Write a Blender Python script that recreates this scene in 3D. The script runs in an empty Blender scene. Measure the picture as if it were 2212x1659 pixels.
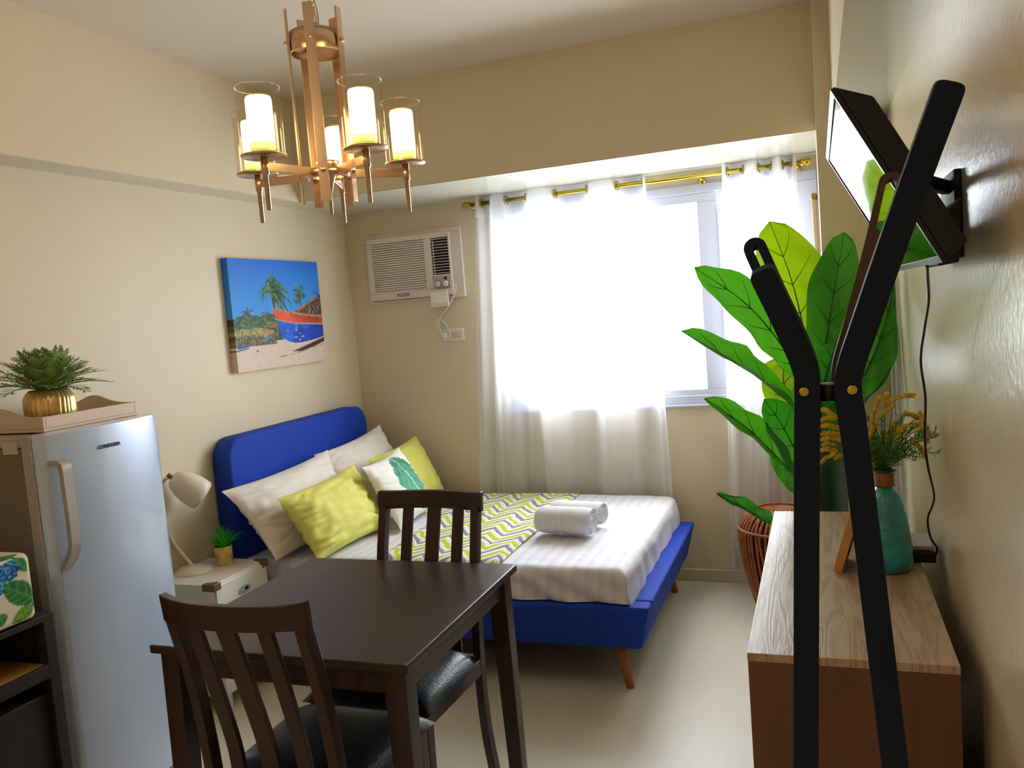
import bpy, math, random
import numpy as np
from mathutils import Vector, Matrix, noise as mnoise
random.seed(7)
PI = math.pi
sc = bpy.context.scene
col = sc.collection

# ------------------------------------------------------------------ camera
IW, IH, FPX = 2212.0, 1659.0, 1815.75
YAW, PITCH, ROLL, EYE = -0.3545366, 0.0865736, 0.0795628, 1.5
_cy, _sy, _cp, _sp = math.cos(YAW), math.sin(YAW), math.cos(PITCH), math.sin(PITCH)
FW = Vector((_sy*_cp, _cy*_cp, -_sp)); R0 = Vector((_cy, -_sy, 0)); D0 = FW.cross(R0)
RT = math.cos(ROLL)*R0 + math.sin(ROLL)*D0
DN = -math.sin(ROLL)*R0 + math.cos(ROLL)*D0
cam_d = bpy.data.cameras.new('camera'); cam = bpy.data.objects.new('camera', cam_d); col.objects.link(cam)
cam_d.sensor_fit = 'HORIZONTAL'; cam_d.sensor_width = 36.0; cam_d.lens = FPX/IW*36.0
cam_d.clip_start = 0.02
up = -DN; bk = -FW
cam.matrix_world = Matrix(((RT.x, up.x, bk.x, 0), (RT.y, up.y, bk.y, 0), (RT.z, up.z, bk.z, EYE), (0, 0, 0, 1)))
sc.camera = cam

def ray(px, py):
    return RT*((px-IW/2)/FPX) + DN*((py-IH/2)/FPX) + FW
def at(px, py, Y):          # point of the room at depth Y seen at a place of the photograph
    d = ray(px, py); p = d*(Y/d.y); return Vector((p.x, p.y, p.z+EYE))

# ------------------------------------------------------------------ room sizes (metres)
LW, RW, BW, FRONT = -2.589, 0.277, 4.39, -1.9
CE, UZ = 2.64, 2.131          # ceiling, underside of the beams

# ------------------------------------------------------------------ materials
def lin(c):
    return tuple(((v/255)/12.92 if v/255 <= 0.04045 else ((v/255+0.055)/1.055)**2.4) for v in c)
def new_mat(name):
    m = bpy.data.materials.new(name); m.use_nodes = True
    nt = m.node_tree; b = nt.nodes['Principled BSDF']
    return m, nt, b
def mat(name, rgb, rough=0.5, metal=0.0, var=0.06, vscale=8.0, bump=0.0, bscale=60.0, spec=0.5, coat=0.0, sheen=0.0,
        trans=0.0, ior=1.45, stretch=(1, 1, 1), emis=None, estr=0.0):
    m, nt, b = new_mat(name)
    c = lin(rgb)
    tc = nt.nodes.new('ShaderNodeTexCoord'); mp = nt.nodes.new('ShaderNodeMapping')
    mp.inputs['Scale'].default_value = stretch
    nt.links.new(tc.outputs['Object'], mp.inputs[0])
    if var > 0:
        nz = nt.nodes.new('ShaderNodeTexNoise'); nz.inputs['Scale'].default_value = vscale; nz.inputs['Detail'].default_value = 4
        nt.links.new(mp.outputs[0], nz.inputs['Vector'])
        rp = nt.nodes.new('ShaderNodeValToRGB')
        rp.color_ramp.elements[0].position = 0.3; rp.color_ramp.elements[1].position = 0.7
        rp.color_ramp.elements[0].color = (*[max(0, v*(1-var)) for v in c], 1)
        rp.color_ramp.elements[1].color = (*[min(1, v*(1+var)) for v in c], 1)
        nt.links.new(nz.outputs['Fac'], rp.inputs[0]); nt.links.new(rp.outputs[0], b.inputs['Base Color'])
    else:
        b.inputs['Base Color'].default_value = (*c, 1)
    if bump > 0:
        n2 = nt.nodes.new('ShaderNodeTexNoise'); n2.inputs['Scale'].default_value = bscale; n2.inputs['Detail'].default_value = 3
        nt.links.new(mp.outputs[0], n2.inputs['Vector'])
        bp = nt.nodes.new('ShaderNodeBump'); bp.inputs['Strength'].default_value = bump; bp.inputs['Distance'].default_value = 0.01
        nt.links.new(n2.outputs['Fac'], bp.inputs['Height']); nt.links.new(bp.outputs[0], b.inputs['Normal'])
    b.inputs['Roughness'].default_value = rough; b.inputs['Metallic'].default_value = metal
    b.inputs['Specular IOR Level'].default_value = spec; b.inputs['IOR'].default_value = ior
    b.inputs['Coat Weight'].default_value = coat; b.inputs['Coat Roughness'].default_value = 0.04
    b.inputs['Sheen Weight'].default_value = sheen
    b.inputs['Transmission Weight'].default_value = trans
    if emis: b.inputs['Emission Color'].default_value = (*lin(emis), 1); b.inputs['Emission Strength'].default_value = estr
    return m
def wood(name, rgb_a, rgb_b, rough=0.4, scale=6.0, stretch=(1, 1, 8), bump=0.1, wav=True, coat=0.0):
    m, nt, b = new_mat(name)
    tc = nt.nodes.new('ShaderNodeTexCoord'); mp = nt.nodes.new('ShaderNodeMapping'); mp.inputs['Scale'].default_value = stretch
    nt.links.new(tc.outputs['Object'], mp.inputs[0])
    nz = nt.nodes.new('ShaderNodeTexNoise'); nz.inputs['Scale'].default_value = scale; nz.inputs['Detail'].default_value = 6
    nz.inputs['Distortion'].default_value = 0.6
    nt.links.new(mp.outputs[0], nz.inputs['Vector'])
    src = nz.outputs['Fac']
    if wav:                      # cathedral grain: rings cut out of the noise
        mt = nt.nodes.new('ShaderNodeMath'); mt.operation = 'MULTIPLY'; mt.inputs[1].default_value = 16.0
        nt.links.new(src, mt.inputs[0])
        fr = nt.nodes.new('ShaderNodeMath'); fr.operation = 'PINGPONG'; fr.inputs[1].default_value = 1.0
        nt.links.new(mt.outputs[0], fr.inputs[0]); src = fr.outputs[0]
    rp = nt.nodes.new('ShaderNodeValToRGB')
    rp.color_ramp.elements[0].color = (*lin(rgb_a), 1); rp.color_ramp.elements[1].color = (*lin(rgb_b), 1)
    rp.color_ramp.elements[0].position = 0.15; rp.color_ramp.elements[1].position = 0.75
    nt.links.new(src, rp.inputs[0]); nt.links.new(rp.outputs[0], b.inputs['Base Color'])
    bp = nt.nodes.new('ShaderNodeBump'); bp.inputs['Strength'].default_value = bump; bp.inputs['Distance'].default_value = 0.004
    nt.links.new(src, bp.inputs['Height']); nt.links.new(bp.outputs[0], b.inputs['Normal'])
    b.inputs['Roughness'].default_value = rough; b.inputs['Coat Weight'].default_value = coat
    return m
def vcol_mat(name, rough=0.6, spec=0.4):
    m, nt, b = new_mat(name)
    a = nt.nodes.new('ShaderNodeAttribute'); a.attribute_name = 'print'
    nt.links.new(a.outputs['Color'], b.inputs['Base Color'])
    b.inputs['Roughness'].default_value = rough; b.inputs['Specular IOR Level'].default_value = spec
    return m

M = {}
M['wall'] = mat('wall_paint', (224, 209, 180), 0.5, var=0.02, vscale=2, bump=0.03, bscale=90)
M['wall_gloss'] = mat('glossy_wall_paint', (224, 208, 176), 0.24, var=0.02, vscale=2, bump=0.10, bscale=60, coat=0.0)
M['ceiling'] = mat('ceiling_paint', (226, 216, 200), 0.7, var=0.02, vscale=2)
M['soffit'] = mat('soffit_paint', (208, 204, 186), 0.16, var=0.02, vscale=2)
M['floor'] = mat('floor_vinyl', (224, 214, 196), 0.38, var=0.05, vscale=3, bump=0.03, bscale=30, stretch=(1, 0.3, 1))
M['trim'] = mat('trim_paint', (214, 202, 170), 0.5, var=0.02)
M['white_frame'] = mat('white_window_frame', (206, 210, 228), 0.35, var=0.02)
M['brass'] = mat('brass', (206, 184, 70), 0.22, 1.0, var=0.05)
M['rose_brass'] = mat('rose_brass', (222, 190, 156), 0.3, 1.0, var=0.04)
M['gold'] = mat('gold_glaze', (226, 196, 128), 0.3, 0.7, var=0.25, vscale=30)
M['old_brass'] = mat('aged_brass', (140, 112, 66), 0.4, 0.6, var=0.1)
M['chrome'] = mat('chrome', (200, 205, 210), 0.15, 1.0, var=0.02)
M['satin'] = mat('satin_nickel', (206, 210, 212), 0.35, 0.5, var=0.02)
M['steel_blue'] = mat('silver_door', (204, 220, 246), 0.32, 0.25, var=0.03, vscale=3, coat=1.0)
M['silver_side'] = mat('silver_plastic', (186, 176, 170), 0.35, 0.2, var=0.04)
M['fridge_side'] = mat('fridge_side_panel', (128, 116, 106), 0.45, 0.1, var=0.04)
M['dark_wood'] = wood('espresso_wood', (44, 25, 19), (58, 35, 27), 0.32, 5, (2, 12, 2), 0.03, False)
M['table_wood'] = wood('espresso_table_wood', (50, 32, 25), (66, 46, 36), 0.3, 5, (2, 14, 2), 0.03, False)
M['leather'] = mat('black_leather', (26, 37, 50), 0.34, var=0.15, vscale=20, bump=0.12, bscale=160)
M['oak'] = wood('oak_veneer', (168, 140, 112), (190, 164, 136), 0.36, 2.0, (9, 0.9, 1), 0.08, True)
M['oak_shaded'] = wood('oak_veneer_shaded', (98, 62, 46), (124, 82, 60), 0.45, 3.0, (4, 1, 0.6), 0.03, False)  # darker copy of the oak: shade of the upright faces put into colour
M['bed_blue'] = mat('blue_upholstery', (8, 62, 182), 0.75, var=0.1, vscale=60, bump=0.25, bscale=420)
M['teak'] = wood('warm_leg_wood', (148, 80, 40), (178, 104, 58), 0.4, 8, (6, 6, 1), 0.03, False)
M['sheet'] = None
M['linen'] = mat('white_linen', (240, 232, 222), 0.75, var=0.02, bump=0.04, bscale=200)
M['yellow'] = mat('lemon_cotton', (226, 222, 112), 0.75, var=0.04, vscale=12, bump=0.05, bscale=200)
M['towel'] = mat('white_terry', (244, 243, 250), 0.9, var=0.03, vscale=60, bump=0.6, bscale=350, sheen=0.3)
M['white_lacquer'] = mat('white_lacquer', (240, 236, 230), 0.3, var=0.01)
M['cream_metal'] = mat('cream_enamel', (240, 230, 212), 0.35, var=0.01)
M['black_wood'] = mat('black_stained_wood', (14, 27, 46), 0.68, spec=0.3, var=0.15, vscale=10, stretch=(8, 8, 1), bump=0.06, bscale=40)
M['tan_slot'] = mat('dark_brown_wood', (92, 70, 62), 0.7, spec=0.3, var=0.15, vscale=10, stretch=(8, 8, 1))
M['black_plastic'] = mat('black_plastic', (18, 19, 22), 0.35, var=0.05)
M['black_soft'] = mat('matte_black_plastic', (22, 24, 30), 0.55, var=0.08)
M['screen'] = mat('tv_glass', (8, 9, 11), 0.04, var=0.0, spec=0.9, coat=1.0)
M['ac_white'] = mat('ac_plastic', (228, 216, 206), 0.45, var=0.02)
M['ac_dark'] = mat('ac_slot_dark', (52, 44, 40), 0.6, var=0.05)
M['ac_black'] = mat('ac_vent_black', (16, 13, 15), 0.6, var=0.05)
M['white_plastic'] = mat('white_plastic', (232, 230, 220), 0.4, var=0.01)
M['grey_print'] = mat('grey_lettering', (110, 104, 100), 0.5, var=0.0)
M['navy_print'] = mat('navy_lettering', (20, 40, 70), 0.4, var=0.0)
M['fern'] = None
M['fern2'] = None
M['grass'] = None
M['soil'] = mat('dark_moss', (30, 34, 22), 0.9, var=0.3, vscale=60)
M['leaf'] = None
M['leaf_vein'] = mat('leaf_vein', (20, 78, 22), 0.4, var=0.1)
M['stem'] = mat('plant_stem', (52, 110, 40), 0.5, var=0.15)
M['pot_green'] = mat('green_glazed_pot', (16, 66, 42), 0.15, var=0.2, vscale=8, coat=0.4)
M['teal'] = mat('teal_glass', (2, 158, 170), 0.08, var=0.4, vscale=22, bump=0.8, bscale=30, trans=0.12, ior=1.45, coat=1.0)
M['copper_wrap'] = mat('copper_wrap', (150, 92, 58), 0.5, 0.3, var=0.15, vscale=40, stretch=(1, 1, 12))
M['mimosa'] = mat('mimosa_yellow', (226, 188, 36), 0.8, var=0.25, vscale=60, bump=0.6, bscale=300)
M['feather'] = mat('feathery_green', (88, 134, 52), 0.6, var=0.3, vscale=20)
M['frame_wood'] = wood('pale_frame_wood', (196, 138, 76), (216, 160, 98), 0.45, 8, (4, 1, 4), 0.03, False)
M['paper'] = mat('photo_paper', (205, 196, 176), 0.5, var=0.25, vscale=20)
M['rattan'] = mat('rattan_cane', (164, 96, 52), 0.55, var=0.3, vscale=16, stretch=(1, 1, 2))
M['rattan_dark'] = mat('rattan_inside', (66, 36, 20), 0.8, var=0.2)
M['tray'] = mat('tray_painted_wood', (226, 204, 184), 0.5, var=0.05)
M['rack_dark'] = mat('dark_rack', (38, 30, 28), 0.5, var=0.2, vscale=8)
M['rack_wood'] = wood('rack_shelf_wood', (176, 124, 66), (196, 144, 84), 0.5, 4, (8, 2, 2), 0.02, False)
M['sticker'] = mat('paper_sticker', (206, 198, 184), 0.5, var=0.12, vscale=120, stretch=(1, 1, 4))
M['pole'] = mat('pale_pole', (206, 178, 146), 0.45, var=0.05)
M['print'] = vcol_mat('printed_canvas', 0.55)
M['fabric_print'] = vcol_mat('printed_fabric', 0.75)

# white damask stripes on the sheet
m, nt, b = new_mat('striped_sheet')
tc = nt.nodes.new('ShaderNodeTexCoord'); sp = nt.nodes.new('ShaderNodeSeparateXYZ'); nt.links.new(tc.outputs['Object'], sp.inputs[0])
mu = nt.nodes.new('ShaderNodeMath'); mu.operation = 'MULTIPLY'; mu.inputs[1].default_value = 19.0; nt.links.new(sp.outputs['X'], mu.inputs[0])
fr = nt.nodes.new('ShaderNodeMath'); fr.operation = 'FRACT'; nt.links.new(mu.outputs[0], fr.inputs[0])
rp = nt.nodes.new('ShaderNodeValToRGB'); rp.color_ramp.interpolation = 'LINEAR'
rp.color_ramp.elements[0].position = 0.2; rp.color_ramp.elements[0].color = (*lin((218, 217, 226)), 1)
rp.color_ramp.elements[1].position = 0.7; rp.color_ramp.elements[1].color = (*lin((230, 228, 235)), 1)
nt.links.new(fr.outputs[0], rp.inputs[0]); nt.links.new(rp.outputs[0], b.inputs['Base Color'])
b.inputs['Roughness'].default_value = 0.7; M['sheet'] = m

# chevron runner: wavy zigzag bands of lime and grey on white
m, nt, b = new_mat('chevron_cloth')
tc = nt.nodes.new('ShaderNodeTexCoord'); sp = nt.nodes.new('ShaderNodeSeparateXYZ'); nt.links.new(tc.outputs['Object'], sp.inputs[0])
def mth(op, a, v=None, v2=None):
    n = nt.nodes.new('ShaderNodeMath'); n.operation = op
    for i, q in enumerate((a, v, v2)):
        if q is None: continue
        if isinstance(q, (int, float)): n.inputs[i].default_value = q
        else: nt.links.new(q, n.inputs[i])
    return n.outputs[0]
nzz = nt.nodes.new('ShaderNodeTexNoise'); nzz.inputs['Scale'].default_value = 9.0; nt.links.new(tc.outputs['Object'], nzz.inputs['Vector'])
wob = mth('MULTIPLY', nzz.outputs['Fac'], 0.22)
xx = mth('ADD', mth('MULTIPLY', sp.outputs['X'], 5.9), wob)
zig = mth('PINGPONG', xx, 0.5)
yy = mth('ADD', mth('ADD', mth('MULTIPLY', sp.outputs['Y'], 7.3), wob), mth('MULTIPLY', zig, -1.75))
ph = mth('FRACT', yy)
rise = mth('GREATER_THAN', mth('FRACT', xx), 0.5)
def ramp(stops):
    r = nt.nodes.new('ShaderNodeValToRGB'); r.color_ramp.interpolation = 'CONSTANT'
    while len(r.color_ramp.elements) < len(stops): r.color_ramp.elements.new(0.5)
    for e, (p_, c_) in zip(r.color_ramp.elements, stops): e.position = p_; e.color = (*lin(c_), 1)
    nt.links.new(ph, r.inputs[0]); return r.outputs[0]
WHT, LIM, GRY = (240, 240, 238), (196, 200, 40), (136, 136, 146)
ra = ramp([(0, WHT), (0.06, GRY), (0.34, WHT), (0.50, LIM), (0.84, WHT)])
rb = ramp([(0, WHT), (0.06, GRY), (0.30, WHT), (0.36, LIM), (0.40, WHT), (0.52, LIM), (0.80, WHT), (0.88, LIM), (0.92, WHT)])
mx = nt.nodes.new('ShaderNodeMix'); mx.data_type = 'RGBA'; nt.links.new(rise, mx.inputs[0])
nt.links.new(ra, mx.inputs[6]); nt.links.new(rb, mx.inputs[7]); nt.links.new(mx.outputs[2], b.inputs['Base Color'])
b.inputs['Roughness'].default_value = 0.8; M['chevron'] = m

# sheer curtain: thin woven cloth, part see-through, part translucent
def sheer(name, see):
    m, nt, b = new_mat(name); out = nt.nodes['Material Output']; nt.nodes.remove(b)
    d = nt.nodes.new('ShaderNodeBsdfDiffuse'); d.inputs[0].default_value = (0.86, 0.86, 0.88, 1)
    t = nt.nodes.new('ShaderNodeBsdfTranslucent'); t.inputs[0].default_value = (0.88, 0.88, 0.92, 1)
    tr = nt.nodes.new('ShaderNodeBsdfTransparent'); tr.inputs[0].default_value = (1, 1, 1, 1)
    nz = nt.nodes.new('ShaderNodeTexNoise'); nz.inputs['Scale'].default_value = 25
    a1 = nt.nodes.new('ShaderNodeMixShader'); a1.inputs[0].default_value = 0.5
    a2 = nt.nodes.new('ShaderNodeMixShader')
    lw = nt.nodes.new('ShaderNodeLayerWeight'); lw.inputs[0].default_value = 0.5      # the weave closes up when seen aslant
    mr = nt.nodes.new('ShaderNodeMapRange'); mr.inputs[1].default_value = 0.05; mr.inputs[2].default_value = 0.75
    mr.inputs[3].default_value = see; mr.inputs[4].default_value = 0.0
    nt.links.new(lw.outputs['Facing'], mr.inputs[0]); nt.links.new(mr.outputs[0], a2.inputs[0])
    nt.links.new(d.outputs[0], a1.inputs[1]); nt.links.new(t.outputs[0], a1.inputs[2])
    nt.links.new(a1.outputs[0], a2.inputs[1]); nt.links.new(tr.outputs[0], a2.inputs[2]); nt.links.new(a2.outputs[0], out.inputs[0])
    return m
M['sheer'] = sheer('sheer_voile', 0.46)
M['sheer_hem'] = sheer('sheer_voile_double', 0.10)

# leaf: glossy face, translucent when lit from behind
def leafmat(name, rgb, tr_rgb, f=0.45):
    m, nt, b = new_mat(name); out = nt.nodes['Material Output']
    nz = nt.nodes.new('ShaderNodeTexNoise'); nz.inputs['Scale'].default_value = 7
    rp = nt.nodes.new('ShaderNodeValToRGB'); c = lin(rgb)
    rp.color_ramp.elements[0].color = (*[v*0.7 for v in c], 1); rp.color_ramp.elements[1].color = (*[min(1, v*1.3) for v in c], 1)
    nt.links.new(nz.outputs['Fac'], rp.inputs[0]); nt.links.new(rp.outputs[0], b.inputs['Base Color'])
    b.inputs['Roughness'].default_value = 0.32
    t = nt.nodes.new('ShaderNodeBsdfTranslucent'); t.inputs[0].default_value = (*lin(tr_rgb), 1)
    mxs = nt.nodes.new('ShaderNodeMixShader'); mxs.inputs[0].default_value = f
    nt.links.new(b.outputs[0], mxs.inputs[1]); nt.links.new(t.outputs[0], mxs.inputs[2]); nt.links.new(mxs.outputs[0], out.inputs[0])
    return m
M['leaf'] = leafmat('leaf_green', (42, 128, 36), (74, 158, 16), 0.40)
M['leaf_lime'] = leafmat('leaf_lime', (104, 148, 18), (122, 152, 4), 0.5)
M['grass'] = leafmat('grass_green', (70, 206, 66), (90, 220, 60), 0.35)
M['fern'] = leafmat('fern_green', (124, 158, 92), (130, 160, 70), 0.3)
M['fern2'] = leafmat('fern_light_green', (172, 196, 132), (170, 190, 100), 0.3)
M['leaf_dark'] = leafmat('leaf_dark_green', (24, 96, 36), (60, 160, 20), 0.3)

# clear glass (thin) and window glass
def thin_glass(name, tint, gl=0.08, rough=0.02):
    m, nt, b = new_mat(name); out = nt.nodes['Material Output']; nt.nodes.remove(b)
    tr = nt.nodes.new('ShaderNodeBsdfTransparent'); tr.inputs[0].default_value = (*tint, 1)
    g = nt.nodes.new('ShaderNodeBsdfGlossy'); g.inputs['Roughness'].default_value = rough
    lw = nt.nodes.new('ShaderNodeLayerWeight'); lw.inputs[0].default_value = 0.25
    mr = nt.nodes.new('ShaderNodeMapRange'); mr.inputs[3].default_value = gl*0.4; mr.inputs[4].default_value = gl*5
    nt.links.new(lw.outputs['Facing'], mr.inputs[0])
    a = nt.nodes.new('ShaderNodeMixShader'); nt.links.new(mr.outputs[0], a.inputs[0])
    nt.links.new(tr.outputs[0], a.inputs[1]); nt.links.new(g.outputs[0], a.inputs[2]); nt.links.new(a.outputs[0], out.inputs[0])
    return m
M['shade_glass'] = thin_glass('amber_tinted_glass', (0.985, 0.945, 0.885), 0.08)
M['pane'] = thin_glass('window_glass', (0.97, 0.98, 0.98), 0.05)
LAMP_STR = 9.5
m, nt, b = new_mat('lit_frosted_glass')
b.inputs['Base Color'].default_value = (0.9, 0.85, 0.7, 1); b.inputs['Roughness'].default_value = 0.5
tc = nt.nodes.new('ShaderNodeTexCoord'); sp = nt.nodes.new('ShaderNodeSeparateXYZ'); nt.links.new(tc.outputs['Generated'], sp.inputs[0])
rp = nt.nodes.new('ShaderNodeValToRGB')
for i, (p_, c_) in enumerate([(0.0, (0.45, 0.40, 0.10)), (0.22, (1.0, 0.80, 0.42)), (0.8, (1.0, 0.80, 0.45)), (1.0, (0.40, 0.38, 0.10))]):
    if i >= 2: rp.color_ramp.elements.new(p_)
for e, (p_, c_) in zip(rp.color_ramp.elements, [(0.03, (0.040, 0.042, 0.007)), (0.16, (0.16, 0.13, 0.035)), (0.90, (1.0, 0.74, 0.36)), (0.985, (0.022, 0.026, 0.003))]):
    e.position = p_; e.color = (*c_, 1)
e_ = rp.color_ramp.elements.new(0.30); e_.color = (1.0, 0.74, 0.36, 1)
nt.links.new(sp.outputs['Z'], rp.inputs[0]); nt.links.new(rp.outputs[0], b.inputs['Emission Color'])
b.inputs['Emission Strength'].default_value = LAMP_STR
M['lit'] = m

# ------------------------------------------------------------------ mesh builder
class MB:
    def __init__(s): s.v = []; s.f = []; s.mi = []; s.sm = []; s.col = None
    def add(s, vs, fs, mi=0, sm=False):
        o = len(s.v); s.v += [tuple(p) for p in vs]
        for q in fs: s.f.append(tuple(i+o for i in q)); s.mi.append(mi); s.sm.append(sm)
        return s
    def box(s, x0, x1, y0, y1, z0, z1, mi=0, T=None):
        vs = [Vector(p) for p in ((x0, y0, z0), (x1, y0, z0), (x1, y1, z0), (x0, y1, z0), (x0, y0, z1), (x1, y0, z1), (x1, y1, z1), (x0, y1, z1))]
        if T is not None: vs = [T @ p for p in vs]
        return s.add(vs, [(0, 3, 2, 1), (4, 5, 6, 7), (0, 1, 5, 4), (1, 2, 6, 5), (2, 3, 7, 6), (3, 0, 4, 7)], mi)
    def hexa(s, lo, hi, mi=0):     # two quads (lower, upper)
        return s.add(list(lo)+list(hi), [(0, 3, 2, 1), (4, 5, 6, 7), (0, 1, 5, 4), (1, 2, 6, 5), (2, 3, 7, 6), (3, 0, 4, 7)], mi)
    def tube(s, pts, r, n=10, mi=0, caps=True, closed=False, flat=None):
        pts = [Vector(p) for p in pts]; N = len(pts)
        rs = r if isinstance(r, (list, tuple)) else [r]*N
        rings = []; prev = None
        for i in range(N):
            if closed: t = pts[(i+1) % N]-pts[i-1]
            else: t = pts[min(i+1, N-1)]-pts[max(i-1, 0)]
            t.normalize()
            if prev is None:
                a = Vector((0, 0, 1)) if abs(t.z) < 0.9 else Vector((1, 0, 0))
                nrm = t.cross(a).normalized()
            else:
                nrm = (prev - t*prev.dot(t)).normalized()
            prev = nrm; bn = t.cross(nrm)
            rings.append([pts[i]+(nrm*math.cos(2*PI*k/n)+bn*math.sin(2*PI*k/n))*rs[i] for k in range(n)])
        vs = [p for rg in rings for p in rg]; fs = []
        for i in range(N if closed else N-1):
            j = (i+1) % N
            for k in range(n): fs.append((i*n+k, i*n+(k+1) % n, j*n+(k+1) % n, j*n+k))
        if caps and not closed:
            fs.append(tuple(reversed(range(n)))); fs.append(tuple((N-1)*n+k for k in range(n)))
        return s.add(vs, fs, mi, True)
    def lathe(s, prof, c=(0, 0, 0), n=28, mi=0, T=None, rib=None, cap=True):
        vs = []; fs = []
        for (r, z) in prof:
            for k in range(n):
                a = 2*PI*k/n; rr = r*(rib(a, z) if rib else 1)
                vs.append(Vector((rr*math.cos(a), rr*math.sin(a), z)))
        for i in range(len(prof)-1):
            for k in range(n): fs.append((i*n+k, i*n+(k+1) % n, (i+1)*n+(k+1) % n, (i+1)*n+k))
        if cap:
            if prof[0][0] > 1e-5: fs.append(tuple(reversed(range(n))))
            if prof[-1][0] > 1e-5: fs.append(tuple((len(prof)-1)*n+k for k in range(n)))
        if T is not None: vs = [T @ p for p in vs]
        c = Vector(c); vs = [p+c for p in vs]
        return s.add(vs, fs, mi, True)
    def prism(s, poly, ax, a0, a1, mi=0, T=None):    # poly in the other two axes, extruded along ax
        def mk(p, a):
            if ax == 0: return Vector((a, p[0], p[1]))
            if ax == 1: return Vector((p[0], a, p[1]))
            return Vector((p[0], p[1], a))
        n = len(poly); vs = [mk(p, a0) for p in poly]+[mk(p, a1) for p in poly]
        if T is not None: vs = [T @ p for p in vs]
        fs = [tuple(range(n)), tuple(reversed(range(n, 2*n)))]+[(i, i+n, (i+1) % n+n, (i+1) % n) for i in range(n)]
        return s.add(vs, fs, mi)
    def grid(s, fn, nu, nv, mi=0, sm=True):
        vs = [fn(i/nu, j/nv) for j in range(nv+1) for i in range(nu+1)]
        fs = [(j*(nu+1)+i, j*(nu+1)+i+1, (j+1)*(nu+1)+i+1, (j+1)*(nu+1)+i) for j in range(nv) for i in range(nu)]
        return s.add(vs, fs, mi, sm)
    def strip_bar(s, pts, w, t, wdir, mi=0):   # rectangular bar swept along pts; w along wdir
        pts = [Vector(p) for p in pts]; wd = Vector(wdir).normalized(); N = len(pts); vs = []
        for i in range(N):
            tg = (pts[min(i+1, N-1)]-pts[max(i-1, 0)]).normalized()
            a = (wd-tg*wd.dot(tg)).normalized(); b_ = tg.cross(a)
            for (p, q) in ((-1, -1), (1, -1), (1, 1), (-1, 1)): vs.append(pts[i]+a*(p*w/2)+b_*(q*t/2))
        fs = []
        for i in range(N-1):
            for k in range(4): fs.append((i*4+k, i*4+(k+1) % 4, (i+1)*4+(k+1) % 4, (i+1)*4+k))
        fs += [(3, 2, 1, 0), tuple((N-1)*4+k for k in range(4))]
        return s.add(vs, fs, mi)
    def build(s, name, mats, parent=None, bevel=0.0, segs=2, auto=False, label=None):
        me = bpy.data.meshes.new(name); me.from_pydata(s.v, [], s.f); me.validate(clean_customdata=False)
        if not isinstance(mats, (list, tuple)): mats = [mats]
        for q in mats: me.materials.append(q)
        if len(me.polygons) == len(s.f):
            me.polygons.foreach_set('material_index', s.mi); me.polygons.foreach_set('use_smooth', s.sm)
        if s.col is not None:
            at_ = me.color_attributes.new('print', 'FLOAT_COLOR', 'POINT')
            at_.data.foreach_set('color', np.asarray(s.col, dtype=np.float32).ravel())
        me.update()
        o = bpy.data.objects.new(name, me); col.objects.link(o)
        if bevel > 0:
            bv = o.modifiers.new('b', 'BEVEL'); bv.width = bevel; bv.segments = segs; bv.limit_method = 'ANGLE'; bv.angle_limit = math.radians(40)
            for p in me.polygons: p.use_smooth = True
            wn = o.modifiers.new('w', 'WEIGHTED_NORMAL'); wn.keep_sharp = True
        if label: o['label'] = label
        if parent is not None: put(o, parent)
        return o
def world_of(o):
    m_ = o.matrix_basis.copy()
    return world_of(o.parent) @ o.matrix_parent_inverse @ m_ if o.parent else m_
def put(o, parent):
    o.parent = parent; o.matrix_parent_inverse = world_of(parent).inverted()
def thing(name, label, cat, loc=(0, 0, 0), group=None):
    o = bpy.data.objects.new(name, None); col.objects.link(o); o.location = loc; o.empty_display_size = 0.05
    return tag(o, label, cat, group)
def tag(o, label, cat, group=None):
    o['label'] = label; o['category'] = cat
    if group: o['group'] = group
    return o
def struct(o): o['kind'] = 'structure'; return o
def copy_tree(o, parent=None):
    c = o.copy(); col.objects.link(c)
    if parent is not None: c.parent = parent; c.matrix_parent_inverse = o.matrix_parent_inverse.copy()
    for ch in [q for q in list(col.objects) if q.parent == o]: copy_tree(ch, c)
    return c
def cr(pts, n):          # Catmull-Rom through points
    pts = [Vector(p) for p in pts]; P = [pts[0]*2-pts[1]]+pts+[pts[-1]*2-pts[-2]]; out = []
    for i in range(len(pts)-1):
        for k in range(n):
            t = k/n; a, b_, c, d = P[i:i+4]
            out.append(0.5*((2*b_)+(c-a)*t+(2*a-5*b_+4*c-d)*t*t+(3*b_-a-3*c+d)*t**3))
    return out+[pts[-1]]
def nz3(x, y, z): return mnoise.noise(Vector((x, y, z)))
def text(name, s, size, T, m_, parent, shear=0.0, ext=0.0006, off=0.0, spacing=1.0):
    cu = bpy.data.curves.new(name, 'FONT'); cu.body = s; cu.size = size; cu.extrude = ext; cu.shear = shear; cu.offset = off
    cu.align_x = 'CENTER'; cu.align_y = 'CENTER'; cu.space_character = spacing
    tmp = bpy.data.objects.new('lettering_curve', cu); col.objects.link(tmp); bpy.context.view_layer.update()
    me = bpy.data.meshes.new_from_object(tmp.evaluated_get(bpy.context.evaluated_depsgraph_get()))
    bpy.data.objects.remove(tmp); bpy.data.curves.remove(cu)
    me.materials.clear(); me.materials.append(m_)
    o = bpy.data.objects.new(name, me); col.objects.link(o); o.matrix_basis = T
    put(o, parent); return o
def frameT(o, x, y):        # matrix with local x, y axes given
    x = Vector(x).normalized(); y = Vector(y).normalized(); z = x.cross(y)
    return Matrix(((x.x, y.x, z.x, o[0]), (x.y, y.y, z.y, o[1]), (x.z, y.z, z.z, o[2]), (0, 0, 0, 1)))

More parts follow.
